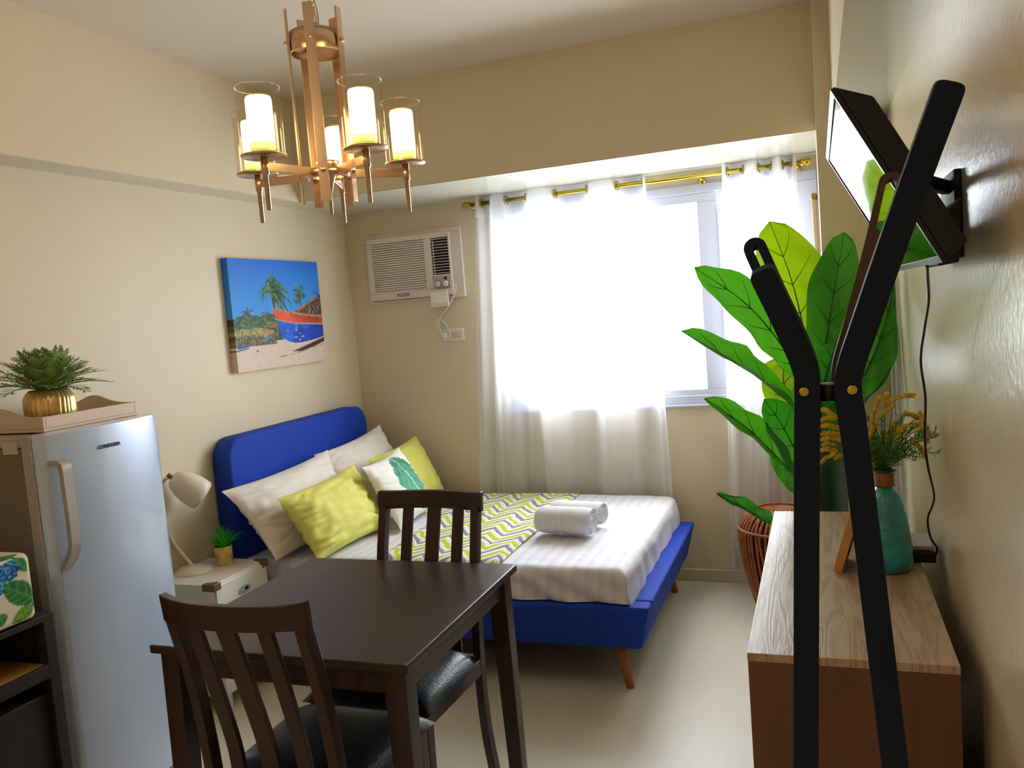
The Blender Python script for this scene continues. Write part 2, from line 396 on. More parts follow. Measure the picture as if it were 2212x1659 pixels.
# ------------------------------------------------------------------ numpy paint helpers
def vnoise(x, y, seed):
    rng = np.random.RandomState(seed); g = rng.rand(64, 64)
    xi = np.floor(x).astype(int); yi = np.floor(y).astype(int); fx = x-xi; fy = y-yi
    fx = fx*fx*(3-2*fx); fy = fy*fy*(3-2*fy)
    q = lambda a, b_: g[a % 64, b_ % 64]
    return (q(xi, yi)*(1-fx)+q(xi+1, yi)*fx)*(1-fy)+(q(xi, yi+1)*(1-fx)+q(xi+1, yi+1)*fx)*fy
def inpoly(x, y, poly):
    r = np.zeros(x.shape, bool); n = len(poly)
    for i in range(n):
        x0, y0 = poly[i]; x1, y1 = poly[(i+1) % n]
        if y0 == y1: continue
        c = ((y0 > y) != (y1 > y)) & (x < (x1-x0)*(y-y0)/(y1-y0)+x0)
        r ^= c
    return r
def stroke(x, y, pts, w0, w1):
    r = np.zeros(x.shape, bool); n = len(pts)-1
    for i in range(n):
        ax, ay = pts[i]; bx, by = pts[i+1]; L2 = (bx-ax)**2+(by-ay)**2+1e-12
        t = np.clip(((x-ax)*(bx-ax)+(y-ay)*(by-ay))/L2, 0, 1)
        d = np.hypot(x-ax-t*(bx-ax), y-ay-t*(by-ay)); f = (i+t)/n
        r |= d < (w0+(w1-w0)*f)
    return r
def blob(x, y, cx_, cy_, rx, ry, seed, rough=0.35, fq=3.0):
    a = np.arctan2((y-cy_)/ry, (x-cx_)/rx); d = np.hypot((x-cx_)/rx, (y-cy_)/ry)
    return d < 1-rough+rough*2*vnoise(a*fq+seed, d*3+seed, seed)
def paint(C, m_, rgb): C[m_] = lin(rgb)
def paintv(C, m_, rgb, amt, nzv): C[m_] = np.clip(np.array(lin(rgb))[None, :]*(1+amt*(nzv[m_][:, None]-0.5)*2), 0, 1)

# ================================================================== THE ROOM
def room():
    T = 0.12
    struct(MB().box(LW-T, RW+T, FRONT-T, BW+0.3, -0.1, 0).build('floor', M['floor']))
    struct(MB().box(LW-T, RW+T, FRONT-T, BW+0.3, CE, CE+0.1).build('ceiling', M['ceiling']))
    struct(MB().box(LW-T, LW, FRONT-T, BW+0.3, 0, CE).build('wall_left', M['wall']))
    struct(MB().box(RW, RW+T, FRONT-T, BW+0.3, 0, CE).build('wall_right', M['wall_gloss']))
    struct(MB().box(LW, RW, FRONT-T, FRONT, 0, CE).build('wall_front', M['wall']))
    # back wall round the window opening
    wx0, wx1, wz0, wz1 = -1.66, 0.02, 0.945, 2.062
    b = MB(); b.box(LW, wx0, BW, BW+0.15, 0, CE).box(wx0, wx1, BW, BW+0.15, 0, wz0).box(wx0, wx1, BW, BW+0.15, wz1, CE).box(wx1, RW, BW, BW+0.15, 0, CE)
    struct(b.build('wall_back', M['wall']))
    # beams and column
    b = MB(); b.box(LW, -2.445, FRONT, 3.72, UZ+0.004, CE).box(LW, -2.445, FRONT, 3.722, UZ, UZ+0.004, 1); struct(b.build('trim_1', [M['wall'], M['soffit']]))
    b = MB(); b.box(LW, 0.022, 3.72, BW, UZ+0.004, CE).box(LW, 0.022, 3.722, BW, UZ, UZ+0.004, 1)
    struct(b.build('trim_2', [M['wall'], M['soffit']]))
    b = MB(); b.box(0.085, RW, FRONT, 3.6, UZ+0.004, CE).box(0.085, RW, FRONT, 3.6, UZ, UZ+0.004, 1); struct(b.build('trim_3', [M['wall'], M['soffit']]))
    struct(MB().box(0.022, RW, 3.6, BW, 0, CE).build('trim_4', M['wall']))
    # baseboards
    def bb(name, *a): struct(MB().box(*a).build(name, M['trim'], bevel=0.004))
    bb('baseboard_back', LW, 0.022, BW-0.012, BW, 0, 0.066)
    bb('baseboard_left', LW, LW+0.012, FRONT, BW-0.012, 0, 0.066)
    bb('baseboard_right', RW-0.012, RW, FRONT, 3.6, 0, 0.066)
    # window
    w = thing('window_1', 'white framed sliding window filling the back wall behind the sheer curtains', 'window', ((wx0+wx1)/2, BW, wz0)); struct(w)
    y0, y1 = BW-0.008, BW+0.07
    f = MB(); t = 0.045
    f.box(wx0, wx1, y0, y1, wz1-t, wz1).box(wx0, wx1, y0, y1, wz0, wz0+t).box(wx0, wx0+t, y0, y1, wz0+t, wz1-t).box(wx1-0.10, wx1, y0, y1, wz0+t, wz1-t)
    f.build('window_frame', M['white_frame'], w, 0.004)
    s = MB(); a0, a1, za, zb = wx0+t, -0.455, wz0+t, wz1-t
    s.box(a0, a1, BW+0.004, BW+0.034, zb-0.045, zb).box(a0, a1, BW+0.004, BW+0.034, za, za+0.03).box(a0, a0+0.05, BW+0.004, BW+0.034, za+0.03, zb-0.045).box(-0.556, a1, BW+0.004, BW+0.034, za+0.03, zb-0.045)
    so = s.build('sash', M['white_frame'], w, 0.003)
    MB().box(a0+0.05, -0.556, BW+0.016, BW+0.022, za+0.03, zb-0.045).build('pane', M['pane'], so)
    s = MB(); a0, a1 = -0.52, wx1-0.10
    s.box(a0, a1, BW+0.038, BW+0.066, zb-0.04, zb).box(a0, a1, BW+0.038, BW+0.066, za, za+0.04).box(a0, a0+0.075, BW+0.038, BW+0.066, za+0.04, zb-0.04).box(a1-0.03, a1, BW+0.038, BW+0.066, za+0.04, zb-0.04)
    so = s.build('sash', M['white_frame'], w, 0.003)
    MB().box(a0+0.075, a1-0.03, BW+0.049, BW+0.055, za+0.04, zb-0.04).build('pane', M['pane'], so)
    MB().box(-0.449, -0.437, BW-0.012, BW+0.02, 1.15, 1.93).build('latch', M['white_frame'], w, 0.002)
    MB().box(wx0-0.02, wx1, BW-0.022, BW+0.02, wz0-0.014, wz0).build('window_sill', M['white_frame'], w, 0.004)
room()

# slim white tube in the corner beside the column
tag(MB().tube([(RW-0.012, 3.585, 0.0), (RW-0.012, 3.585, UZ)], 0.011, 10).build('corner_tube', M['white_plastic']),
    'slim white tube rising in the corner between column and glossy right wall', 'conduit')
# pale pole by the window
p = thing('wooden_pole', 'slim pale wooden pole standing upright against the column beside the window', 'pole', (0.0, 4.2, 0))
MB().tube([(0.012, 4.235, 0.0), (0.004, 4.2, 1.9)], 0.0125, 12).build('shaft', M['pole'], p)
MB().lathe([(0.0135, 0), (0.0145, 0.006), (0.0145, 0.02), (0.009, 0.03), (0.0, 0.031)], (0.004, 4.2, 1.9), 14).build('cap', M['old_brass'], p)

# ================================================================== CURTAINS
RODY, RODZ = 4.312, 2.092
def curtain_rod():
    t = thing('curtain_rod', 'brass curtain rod across the top of the window wall', 'curtain rod', (-0.9, RODY, RODZ))
    MB().tube([(-1.755, RODY, RODZ), (-0.05, RODY, RODZ)], 0.0105, 14).build('rod', M['brass'], t)
    for s, x in ((-1, -1.755), (1, -0.05)):
        prof = [(0.011, 0), (0.017, 0.004), (0.017, 0.012), (0.011, 0.016), (0.019, 0.03), (0.016, 0.045), (0.0, 0.052)]
        T = Matrix.Rotation(s*PI/2, 4, 'Y')
        MB().lathe(prof, (x, RODY, RODZ), 16, T=T).build('finial', M['brass'], t)
    for x in (-1.745, -0.52, -0.065):
        b = MB(); b.tube([(x, RODY, RODZ-0.013), (x, RODY+0.05, RODZ-0.02), (x, BW, RODZ-0.02)], 0.005, 8)
        b.lathe([(0.018, 0), (0.018, 0.006), (0.0, 0.007)], (x, BW, RODZ-0.02), 14, T=Matrix.Rotation(PI/2, 4, 'X')).build('bracket', M['brass'], t)
curtain_rod()
def curtain(label, xs, bot, z0, sx, seed):
    """xs: where the cloth crosses the rod; bot: the left and right end at the hem"""
    t = thing('sheer_curtain', label, 'curtain', ((xs[0]+xs[-1])/2, RODY, z0), 'white sheer eyelet curtains')
    ztop = RODZ+0.042; n = len(xs)
    e0 = xs[0]-0.02; e1 = xs[-1]+0.02
    def phase(u):           # u in 0..1 across the cloth: crossing k at u_k
        return u*(n)-0.5
    def xtop(u):
        q = u*n-0.5
        if q < 0: return e0+(xs[0]-e0)*(q+0.5)/0.5
        if q > n-1: return xs[-1]+(e1-xs[-1])*(q-n+1)/0.5
        k = min(int(q), n-2); return xs[k]+(xs[k+1]-xs[k])*(q-k)
    def fn(u, v):
        z = ztop-(ztop-z0)*v
        xt = xtop(u); xb = bot[0]+(bot[1]-bot[0])*(0.6*u+0.4*(xt-e0)/(e1-e0))
        f = v**0.9
        x = xt*(1-f)+xb*f+0.02*nz3(u*5, v*2.0, seed)*v
        amp = 0.042*(1-0.2*v)*(0.85+0.4*nz3(u*3, 1.0, seed))
        y = RODY+amp*math.tanh(1.7*math.sin(PI*phase(u)))/0.935+0.012*math.sin(PI*phase(u)*2.3+3*v+seed)*v+0.02*v*nz3(u*6, v*1.5, seed+4)
        return Vector((x, min(max(y, RODY-0.048 if v < 0.74 else RODY-0.027), BW-0.03), z))
    b = MB(); b.grid(fn, n*16, 60)
    o = b.build('cloth', M['sheer'], t)
    h = MB(); h.grid(lambda u, v: fn(u, v*0.058)+Vector((0, -0.0015, 0)), n*16, 6)
    h.build('header', M['sheer_hem'], t)
    h = MB(); h.grid(lambda u, v: fn(u, 0.965+v*0.035)+Vector((0, -0.0015, 0)), n*16, 3)
    h.build('hem', M['sheer_hem'], t)
    for k, x in enumerate(xs):
        a = PI/2*0.75*(1 if k % 2 == 0 else -1)
        ring = [Vector((x+0.021*math.cos(q)*math.cos(a)*0.55, RODY+0.021*math.cos(q)*math.sin(a), RODZ+0.021*math.sin(q))) for q in np.linspace(0, 2*PI, 20, endpoint=False)]
        MB().tube(ring, 0.0042, 6, closed=True).build('grommet', M['brass'], t)
def rx(px): return at(px, 400, 4.29).x
curtain('wide white sheer curtain hanging behind the bed, left half of the window',
        [rx(q) for q in (1034, 1052, 1088, 1130, 1195, 1264, 1330, 1386)], (-1.86, -0.745), 0.11, 1, 3.1)
curtain('narrow white sheer curtain bunched beside the column behind the big leafy plant',
        [rx(q) for q in (1572, 1606, 1640, 1668, 1692, 1712)], (-0.485, -0.055), 0.105, 1, 8.7)

# ================================================================== AIR CONDITIONER
def aircon():
    t = thing('air_conditioner', 'cream window air conditioner set in the back wall above the bed', 'air conditioner', (-2.16, BW, 1.6))
    x0, x1, z0, z1 = -2.462, -1.855, 1.603, 1.993
    f = MB(); w = 0.022
    f.box(x0, x1, BW-0.02, BW, z1-w, z1).box(x0, x0+w, BW-0.02, BW, z0, z1-w).box(x1-0.06, x1, BW-0.02, BW, z0, z1-w).box(x0+w, x1-0.06, BW-0.02, BW, z0, z0+0.012)
    f.build('wall_frame', M['ac_white'], t, 0.003)
    yb = BW-0.046; hx0, hx1, hz0, hz1 = x0+w, x1-0.06, z0+0.014, z1-w
    b = MB(); b.box(hx0, hx1, yb+0.02, BW-0.002, hz0, hz1)          # inner body
    b.box(hx0, hx1, yb, yb+0.02, hz1-0.03, hz1).box(hx0, hx1, yb, yb+0.02, hz0, hz0+0.042)
    b.box(hx0, hx0+0.032, yb, yb+0.02, hz0+0.042, hz1-0.03).box(-2.075, -2.032, yb, yb+0.02, hz0+0.042, hz1-0.03).box(-1.925, hx1, yb, yb+0.02, hz0+0.042, hz1-0.03)
    b.box(-2.032, -1.925, yb, yb+0.02, hz0+0.042, 1.735)
    b.build('housing', M['ac_white'], t, 0.003)
    g = MB(); gx0, gx1 = hx0+0.032, -2.075; gz0, gz1 = hz0+0.042, hz1-0.03
    g.box(gx0, gx1, yb+0.014, yb+0.021, gz0, gz1, 1)
    n = 22
    for i in range(n):
        z = gz0+(i+0.5)*(gz1-gz0)/n; hh = (gz1-gz0)/n*0.33
        T = Matrix.Translation((0, yb+0.008, z)) @ Matrix.Rotation(0.35, 4, 'X')
        g.box(gx0, gx1, -0.006, 0.006, -hh, hh, 0, T)
    g.build('grille', [M['ac_white'], M['ac_dark']], t)
    g = MB(); gx0, gx1, gz0, gz1 = -2.032, -1.925, 1.735, hz1-0.03
    g.box(gx0, gx1, yb+0.017, yb+0.021, gz0, gz1, 1)
    for i in range(13):
        z = gz0+(i+0.5)*(gz1-gz0)/13
        g.box(gx0, gx1, yb+0.002, yb+0.006, z-0.0017, z+0.0017, 0)
    for x in (gx0+0.012,): g.box(x-0.002, x+0.002, yb+0.008, yb+0.012, gz0, gz1, 0)
    g.build('air_outlet', [M['ac_white'], M['ac_black']], t)
    c = MB(); c.box(-2.03, -1.928, yb-0.003, yb, 1.655, 1.727)
    cp = c.build('control_panel', M['silver_side'], t, 0.002)
    MB().box(-1.962, -1.944, yb-0.005, yb-0.002, 1.706, 1.72).build('display', M['ac_black'], t, 0.001)
    for x in (-2.0, -1.953):
        k = MB(); k.lathe([(0.0185, 0), (0.0175, 0.006), (0.0145, 0.016), (0.0, 0.017)], (x, yb-0.003, 1.682), 20, T=Matrix.Rotation(PI/2, 4, 'X'))
        ko = k.build('knob', M['ac_white'], t)
        MB().lathe([(0.021, 0), (0.021, 0.002), (0.0, 0.0025)], (x, yb-0.003, 1.682), 20, T=Matrix.Rotation(PI/2, 4, 'X')).build('knob_ring', M['grey_print'], ko)
    text('lettering', 'KOLIN', 0.026, frameT((-2.225, yb-0.001, hz0+0.022), (1, 0, 0), (0, 0, 1)), M['grey_print'], t, off=0.0006)
    r = thing('remote_holder', 'small cream box hanging under the air conditioner controls', 'holder', (-1.995, yb, 1.555))
    b = MB(); b.box(-2.052, -1.94, yb-0.022, yb-0.004, 1.555, 1.648); b.build('case', M['ac_white'], r, 0.004)
    MB().box(-2.045, -1.947, yb-0.025, yb-0.021, 1.575, 1.64).build('lid', M['white_lacquer'], r, 0.002)
    # cord and outlet
    cpts = [at(q[0], q[1], BW-y) for q, y in (((984, 612), 0.05), ((984, 628), 0.055), ((974, 652), 0.05), ((962, 672), 0.03), ((948, 692), 0.02), ((952, 712), 0.02), ((962, 727), 0.03))]
    cd = MB().tube(cr(cpts, 8), 0.0038, 8)
    loop = [at(946+12*(1-math.cos(q))+9*math.sin(q), 690+19*(1-math.cos(q))-3*math.sin(q), BW-0.024) for q in np.linspace(0, 2*PI, 26)]
    cd.tube(loop, 0.0034, 8)
    c = thing('looped_cable', 'looped white power cable dangling below the air conditioner', 'cable', tuple(cpts[-1]))
    cd.build('cable', M['white_plastic'], c)
    q = at(958, 725, BW-0.04)
    pb = MB(); pb.box(q.x-0.014, q.x+0.014, BW-0.045, BW-0.022, q.z-0.014, q.z+0.014); pb.build('plug', M['white_plastic'], c, 0.004)
    o = thing('wall_outlet', 'cream wall outlet plate on the back wall below the air conditioner', 'outlet', (-1.935, BW, 1.39))
    MB().box(-2.02, -1.888, BW-0.009, BW, 1.355, 1.427).build('plate', M['white_plastic'], o, 0.004)
    MB().box(-1.965, -1.905, BW-0.0115, BW-0.008, 1.372, 1.41).build('socket', M['trim'], o, 0.002)
aircon()

# ================================================================== CANVAS PRINT
def canvas():
    t = thing('canvas_print', 'canvas print of a blue boat on a palm beach, on left wall', 'picture', (LW, 3.62, 1.58))
    y0, y1, z0, z1, xf = 3.242, 3.99, 1.312, 1.848, -2.553
    W, Hh = 230, 190
    u, v = np.meshgrid(np.linspace(0, 1, W+1), np.linspace(0, 1, Hh+1))
    C = np.zeros(u.shape+(3,))
    n1 = vnoise(u*14, v*14, 1); n2 = vnoise(u*40, v*40, 2); n3 = vnoise(u*90, v*60, 3)
    top, bot = np.array(lin((24, 112, 224))), np.array(lin((58, 160, 242)))
    k = np.clip(v/0.55, 0, 1)[..., None]; C[:] = top*(1-k)+bot*k
    # hills and grove
    hill = (v > 0.545-0.05*vnoise(u*9, u*0, 5)) & (u < 0.5); paintv(C, hill, (36, 66, 62), 0.6, n2)
    grove = (v > 0.57-0.09*vnoise(u*22, u*0+3, 6)) & (u < 0.46); paintv(C, grove, (74, 98, 62), 0.9, n3)
    for (px_, py_, s_, sd) in ((0.15, 0.50, 0.11, 11), (0.24, 0.56, 0.09, 12), (0.06, 0.58, 0.08, 13), (0.35, 0.53, 0.10, 14)):
        rng = random.Random(sd)
        for j in range(12):
            a = rng.uniform(-PI, 0.4); L = s_*rng.uniform(0.6, 1.1)
            pts = [(px_, py_), (px_+L*0.55*math.cos(a), py_+L*0.55*math.sin(a)), (px_+L*math.cos(a), py_+L*math.sin(a)+L*0.4)]
            paintv(C, stroke(u, v, pts, 0.008, 0.002), rng.choice([(54, 92, 60), (92, 116, 62), (40, 72, 54)]), 0.5, n2)
    sand = v > 0.76-0.02*u; paintv(C, sand & (v > 0.74), (222, 200, 184), 0.05, n2)
    lower = (v > 0.655) & (v < 0.78) & (u < 0.43); paintv(C, lower, (118, 108, 74), 0.9, n3)
    for (cx_, cy_, rx_, ry_, sd, c_) in ((0.10, 0.66, 0.12, 0.03, 1, (164, 152, 96)), (0.30, 0.67, 0.12, 0.035, 2, (176, 150, 100)), (0.38, 0.60, 0.07, 0.03, 3, (132, 118, 70)), (0.22, 0.64, 0.08, 0.02, 4, (150, 150, 92))):
        paintv(C, blob(u, v, cx_, cy_, rx_, ry_, sd), c_, 0.5, n3)
    for x in np.linspace(0.04, 0.42, 15): paint(C, stroke(u, v, [(x, 0.68), (x+0.004, 0.775)], 0.003, 0.003), (66, 52, 44))
    paint(C, inpoly(u, v, [(0.0, 0.775), (0.14, 0.765), (0.13, 0.785), (0.02, 0.80)]), (44, 84, 190))
    paint(C, stroke(u, v, [(0.0, 0.815), (0.13, 0.795)], 0.006, 0.004), (60, 50, 60))
    paint(C, inpoly(u, v, [(0.27, 0.745), (0.38, 0.70), (0.39, 0.715), (0.29, 0.76)]), (60, 140, 200))
    # tall palm
    paintv(C, stroke(u, v, [(0.43, 0.55), (0.44, 0.35), (0.425, 0.22)], 0.012, 0.01), (92, 84, 60), 0.4, n2)
    rng = random.Random(5)
    for j in range(54):
        a = rng.uniform(-PI*0.95, PI*0.45); L = rng.uniform(0.10, 0.21); cx0, cy0 = 0.43+rng.uniform(-0.01, 0.05), 0.27+rng.uniform(-0.06, 0.10)
        pts = [(cx0, cy0), (cx0+L*0.5*math.cos(a), cy0+L*0.5*math.sin(a)), (cx0+L*0.85*math.cos(a), cy0+L*0.75*math.sin(a)+L*0.35), (cx0+L*0.9*math.cos(a), cy0+L*0.8*math.sin(a)+L*0.75)]
        paintv(C, stroke(u, v, pts, 0.009, 0.002), rng.choice([(46, 92, 48), (70, 120, 44), (34, 66, 52), (120, 140, 70), (30, 84, 60)]), 0.4, n2)
    # small tree
    for j in range(26):
        x, y = rng.gauss(0.735, 0.033), rng.gauss(0.33, 0.05)
        paintv(C, blob(u, v, x, y, 0.020, 0.022, j+20, 0.6, 5.0) & (n3 > 0.3), rng.choice([(70, 128, 40), (48, 100, 52), (120, 160, 60), (56, 96, 80)]), 0.6, n2)
    paint(C, stroke(u, v, [(0.73, 0.30), (0.75, 0.47)], 0.006, 0.006), (90, 80, 50))
    # hut
    paintv(C, inpoly(u, v, [(0.66, 0.475), (0.97, 0.335), (1.01, 0.33), (1.01, 0.53), (0.74, 0.53)]), (96, 70, 62), 0.7, n3)
    paintv(C, inpoly(u, v, [(0.66, 0.475), (0.97, 0.335), (0.97, 0.36), (0.70, 0.49)]), (150, 122, 104), 0.4, n3)
    for j in range(14): paint(C, stroke(u, v, [(0.84+rng.random()*0.14, 0.42), (0.82+rng.random()*0.16, 0.52)], 0.004, 0.003), rng.choice([(170, 150, 120), (60, 44, 40)]))
    paint(C, stroke(u, v, [(0.93, 0.30), (1.0, 0.345)], 0.005, 0.004), (52, 40, 44))
    # boat
    paintv(C, inpoly(u, v, [(0.41, 0.455), (0.44, 0.46), (0.70, 0.515), (1.01, 0.555), (1.01, 0.625), (0.66, 0.60), (0.44, 0.555), (0.425, 0.50)]), (206, 78, 44), 0.55, n1)
    paintv(C, stroke(u, v, [(0.41, 0.455), (0.70, 0.513), (1.01, 0.553)], 0.010, 0.010), (196, 132, 90), 0.4, n3)
    paint(C, stroke(u, v, [(0.44, 0.555), (0.66, 0.60), (1.01, 0.625)], 0.006, 0.006), (210, 150, 110))
    hull = inpoly(u, v, [(0.44, 0.565), (0.66, 0.61), (1.01, 0.637), (1.01, 0.745), (0.93, 0.768), (0.80, 0.785), (0.66, 0.795), (0.57, 0.775), (0.51, 0.735), (0.47, 0.66)])
    paintv(C, hull, (28, 92, 214), 0.3, n1)
    paintv(C, hull & (v > 0.60+0.12*(1-u)+0.06*n1) & (u > 0.62), (20, 66, 190), 0.25, n1)
    paintv(C, hull & (vnoise(u*30, v*30, 9) > 0.86), (120, 160, 220), 0.2, n2)
    paint(C, inpoly(u, v, [(0.58, 0.872), (0.80, 0.815), (1.01, 0.758), (1.01, 0.80), (0.86, 0.845), (0.72, 0.875)]), (66, 48, 44))
    paint(C, stroke(u, v, [(0.42, 0.905), (0.55, 0.90), (0.80, 0.87), (0.97, 0.83)], 0.005, 0.002) & (n3 > 0.35), (124, 88, 66))
    paint(C, blob(u, v, 0.21, 0.83, 0.012, 0.012, 4), (120, 96, 78))
    b = MB()
    b.grid(lambda a, c: Vector((xf, y0+(y1-y0)*a, z1-(z1-z0)*c)), W, Hh, 0, False)
    cols = np.concatenate([C, np.ones(u.shape+(1,))], -1).reshape(-1, 4)
    nb = len(b.v)
    b.grid(lambda a, c: Vector((LW+(xf-LW)*a, y0, z1-(z1-z0)*c)), 3, Hh, 0, False)
    side = np.repeat(C[:, :1, :], 4, 1); side = np.concatenate([side, np.ones(side.shape[:2]+(1,))], -1).reshape(-1, 4)
    b.grid(lambda a, c: Vector((xf+(LW-xf)*a, y1, z1-(z1-z0)*c)), 3, Hh, 0, False)
    s2 = np.repeat(C[:, -1:, :], 4, 1); s2 = np.concatenate([s2, np.ones(s2.shape[:2]+(1,))], -1).reshape(-1, 4)
    b.col = np.concatenate([cols, side, s2], 0)
    b.build('printed_face', M['print'], t)
    s = MB(); s.box(LW+0.001, xf-0.002, y0+0.001, y1-0.001, z0, z1-0.001); s.build('stretcher', M['trim'], t)
canvas()

# ================================================================== BED
BX1, BY0, BY1 = -0.645, 3.02, 4.28
def bed():
    t = thing('bed', 'blue upholstered platform bed with tall headboard, under the window', 'bed', (-1.6, 3.7, 0))
    # headboard: rounded slab with soft edge
    hx0, hx1, hy0, hy1, hz0, hz1, rr = LW+0.012, -2.487, 3.03, 4.25, 0.17, 1.03, 0.10
    def outline(ins, n=12):
        pts = [(hy0+ins, hz0), (hy1-ins, hz0)]
        for k in range(n+1):
            a = k/n*PI/2; pts.append((hy1-ins-(rr)+(rr)*math.cos(a), hz1-ins-rr+rr*math.sin(a)))
        for k in range(n+1):
            a = PI/2+k/n*PI/2; pts.append((hy0+ins+rr+rr*math.cos(a), hz1-ins-rr+rr*math.sin(a)))
        return pts
    b = MB(); rings = []
    for x, ins in ((hx0, 0.0), (hx1-0.014, 0.0), (hx1-0.007, 0.002), (hx1-0.002, 0.007), (hx1, 0.014)):
        rings.append([Vector((x, q[0], q[1])) for q in outline(ins)])
    n = len(rings[0]); vs = [p for r in rings for p in r]; fs = []
    for i in range(len(rings)-1):
        for k in range(n): fs.append((i*n+k, i*n+(k+1) % n, (i+1)*n+(k+1) % n, (i+1)*n+k))
    fs += [tuple(reversed(range(n))), tuple((len(rings)-1)*n+k for k in range(n))]
    b.add(vs, fs, 0, True); hb = b.build('headboard', M['bed_blue'], t)
    for p_ in hb.data.polygons:
        if len(p_.vertices) > 4: p_.use_smooth = False
    zt, zb = 0.352, 0.175
    b = MB(); b.hexa([(hx1, BY0+0.03, zb), (BX1-0.045, BY0+0.03, zb), (BX1-0.045, BY0+0.085, zb), (hx1, BY0+0.085, zb)],
                     [(hx1, BY0, zt), (BX1, BY0, zt), (BX1, BY0+0.085, zt), (hx1, BY0+0.085, zt)])
    b.build('side_rail', M['bed_blue'], t, 0.014, 4)
    b = MB(); b.hexa([(hx1, BY1-0.085, zb), (BX1-0.045, BY1-0.085, zb), (BX1-0.045, BY1-0.03, zb), (hx1, BY1-0.03, zb)],
                     [(hx1, BY1-0.085, zt), (BX1, BY1-0.085, zt), (BX1, BY1, zt), (hx1, BY1, zt)])
    b.build('side_rail', M['bed_blue'], t, 0.014, 4)
    b = MB(); b.hexa([(BX1-0.13, BY0+0.086, zb), (BX1-0.045, BY0+0.086, zb), (BX1-0.045, BY1-0.086, zb), (BX1-0.13, BY1-0.086, zb)],
                     [(BX1-0.10, BY0+0.086, zt), (BX1, BY0+0.086, zt), (BX1, BY1-0.086, zt), (BX1-0.10, BY1-0.086, zt)])
    b.build('foot_rail', M['bed_blue'], t, 0.014, 4)
    MB().box(hx1, BX1-0.10, BY0+0.085, BY1-0.085, 0.2, 0.335).build('platform', M['rack_dark'], t)
    for (x, y, dx, dy) in ((-0.80, 3.13, 0.045, -0.03), (-0.80, 4.17, 0.045, 0.03), (-2.38, 3.13, -0.02, -0.03), (-2.38, 4.17, -0.02, 0.03)):
        MB().tube([(x, y, 0.19), (x+dx, y+dy, 0.0)], [0.027, 0.016], 16).build('leg', M['teak'], t)
bed()
ZT = 0.492
def sheet():
    t = thing('bed_sheet', 'white striped sheet over the mattress of the blue bed', 'bedding', (-1.6, 3.7, 0.35))
    x0, x1, y0, y1 = -2.48, -0.725, 3.045, 4.268
    ex, ey = 0.155, 0.142
    nu, nv = 150, 120
    R = 0.045
    def fold(d, mx):         # distance past the edge -> (outward, downward)
        if d <= 0: return 0.0, 0.0
        if d < R*PI/2: a = d/R; return R*math.sin(a), R*(1-math.cos(a))
        return R, R+(d-R*PI/2)
    def fn(u, v):
        X = x0+(x1-R-x0+R*0.57+ex)*u; Y = (y0+R)-(R*0.57+ey)+(y1-y0-R+R*0.57+ey)*v
        dx = max(0, X-(x1-R)); dy = max(0, (y0+R)-Y)
        hem = 0.03*nz3(Y*4, 0.3, 2.0)+0.025*nz3(Y*11, 1.3, 2.0)
        if dx > 0: dx *= 1+hem*4
        ox, hx = fold(dx, ex); oy, hy = fold(dy, ey)
        h = max(hx, hy)
        if dx > 0 and dy > 0:
            kx = hx/(hx+hy+1e-6)
            h = max(hx, hy)
        x = min(X, x1-R)+ox; y = max(Y, y0+R)-oy
        z = ZT-h
        top = 1 if h < 0.02 else 0
        z += (0.006*nz3(X*5, Y*5, 0)+0.0025*nz3(X*16, Y*16, 3))*(1 if h < 0.03 else 0.3)
        z -= 0.012*max(0, ((x-(x0+x1)/2)/0.9)**4)
        # slanting creases on the hanging side facing the room
        if hy > 0.02: y -= 0.015*math.sin(X*30+z*52+2*nz3(X*3, z*5, 1))*min(1, hy/0.06)*(0.5+0.7*nz3(X*2.2, 0.5, 4))
        if hx > 0.02: x += 0.012*nz3(Y*9, z*9, 5)*min(1, hx/0.05)+0.10*max(0, hx-0.05)
        return Vector((x, y, max(z, 0.358 if (hy > 0.02 and hx < 0.05) else 0.30)))
    b = MB(); b.grid(fn, nu, nv); b.build('cloth', M['sheet'], t)
    MB().box(x0+0.01, x1-0.03, y0+0.03, y1-0.03, 0.336, ZT-0.03).build('mattress', M['linen'], t, 0.02)
sheet()
def runner():
    o = MB()
    def fn(u, v):
        y = 3.056+(4.262-3.056)*v
        xl = -1.80+(-0.075)*v; xr = -1.245+(0.0)*v
        x = xl+(xr-xl)*u
        z = ZT+0.009+0.006*nz3(x*5, y*5, 0)+0.003*nz3(x*9, y*9, 7)+0.0025*nz3(x*16, y*16, 3)
        z -= 0.03*max(0, 1-(y-3.056)/0.05)**2
        return Vector((x, y, z))
    o.grid(fn, 50, 90)
    ob = o.build('bed_runner', M['chevron'])
    so = ob.modifiers.new('s', 'SOLIDIFY'); so.thickness = 0.005; so.offset = -1
    tag(ob, 'lime and grey chevron patterned throw laid across the white sheet', 'throw')
runner()

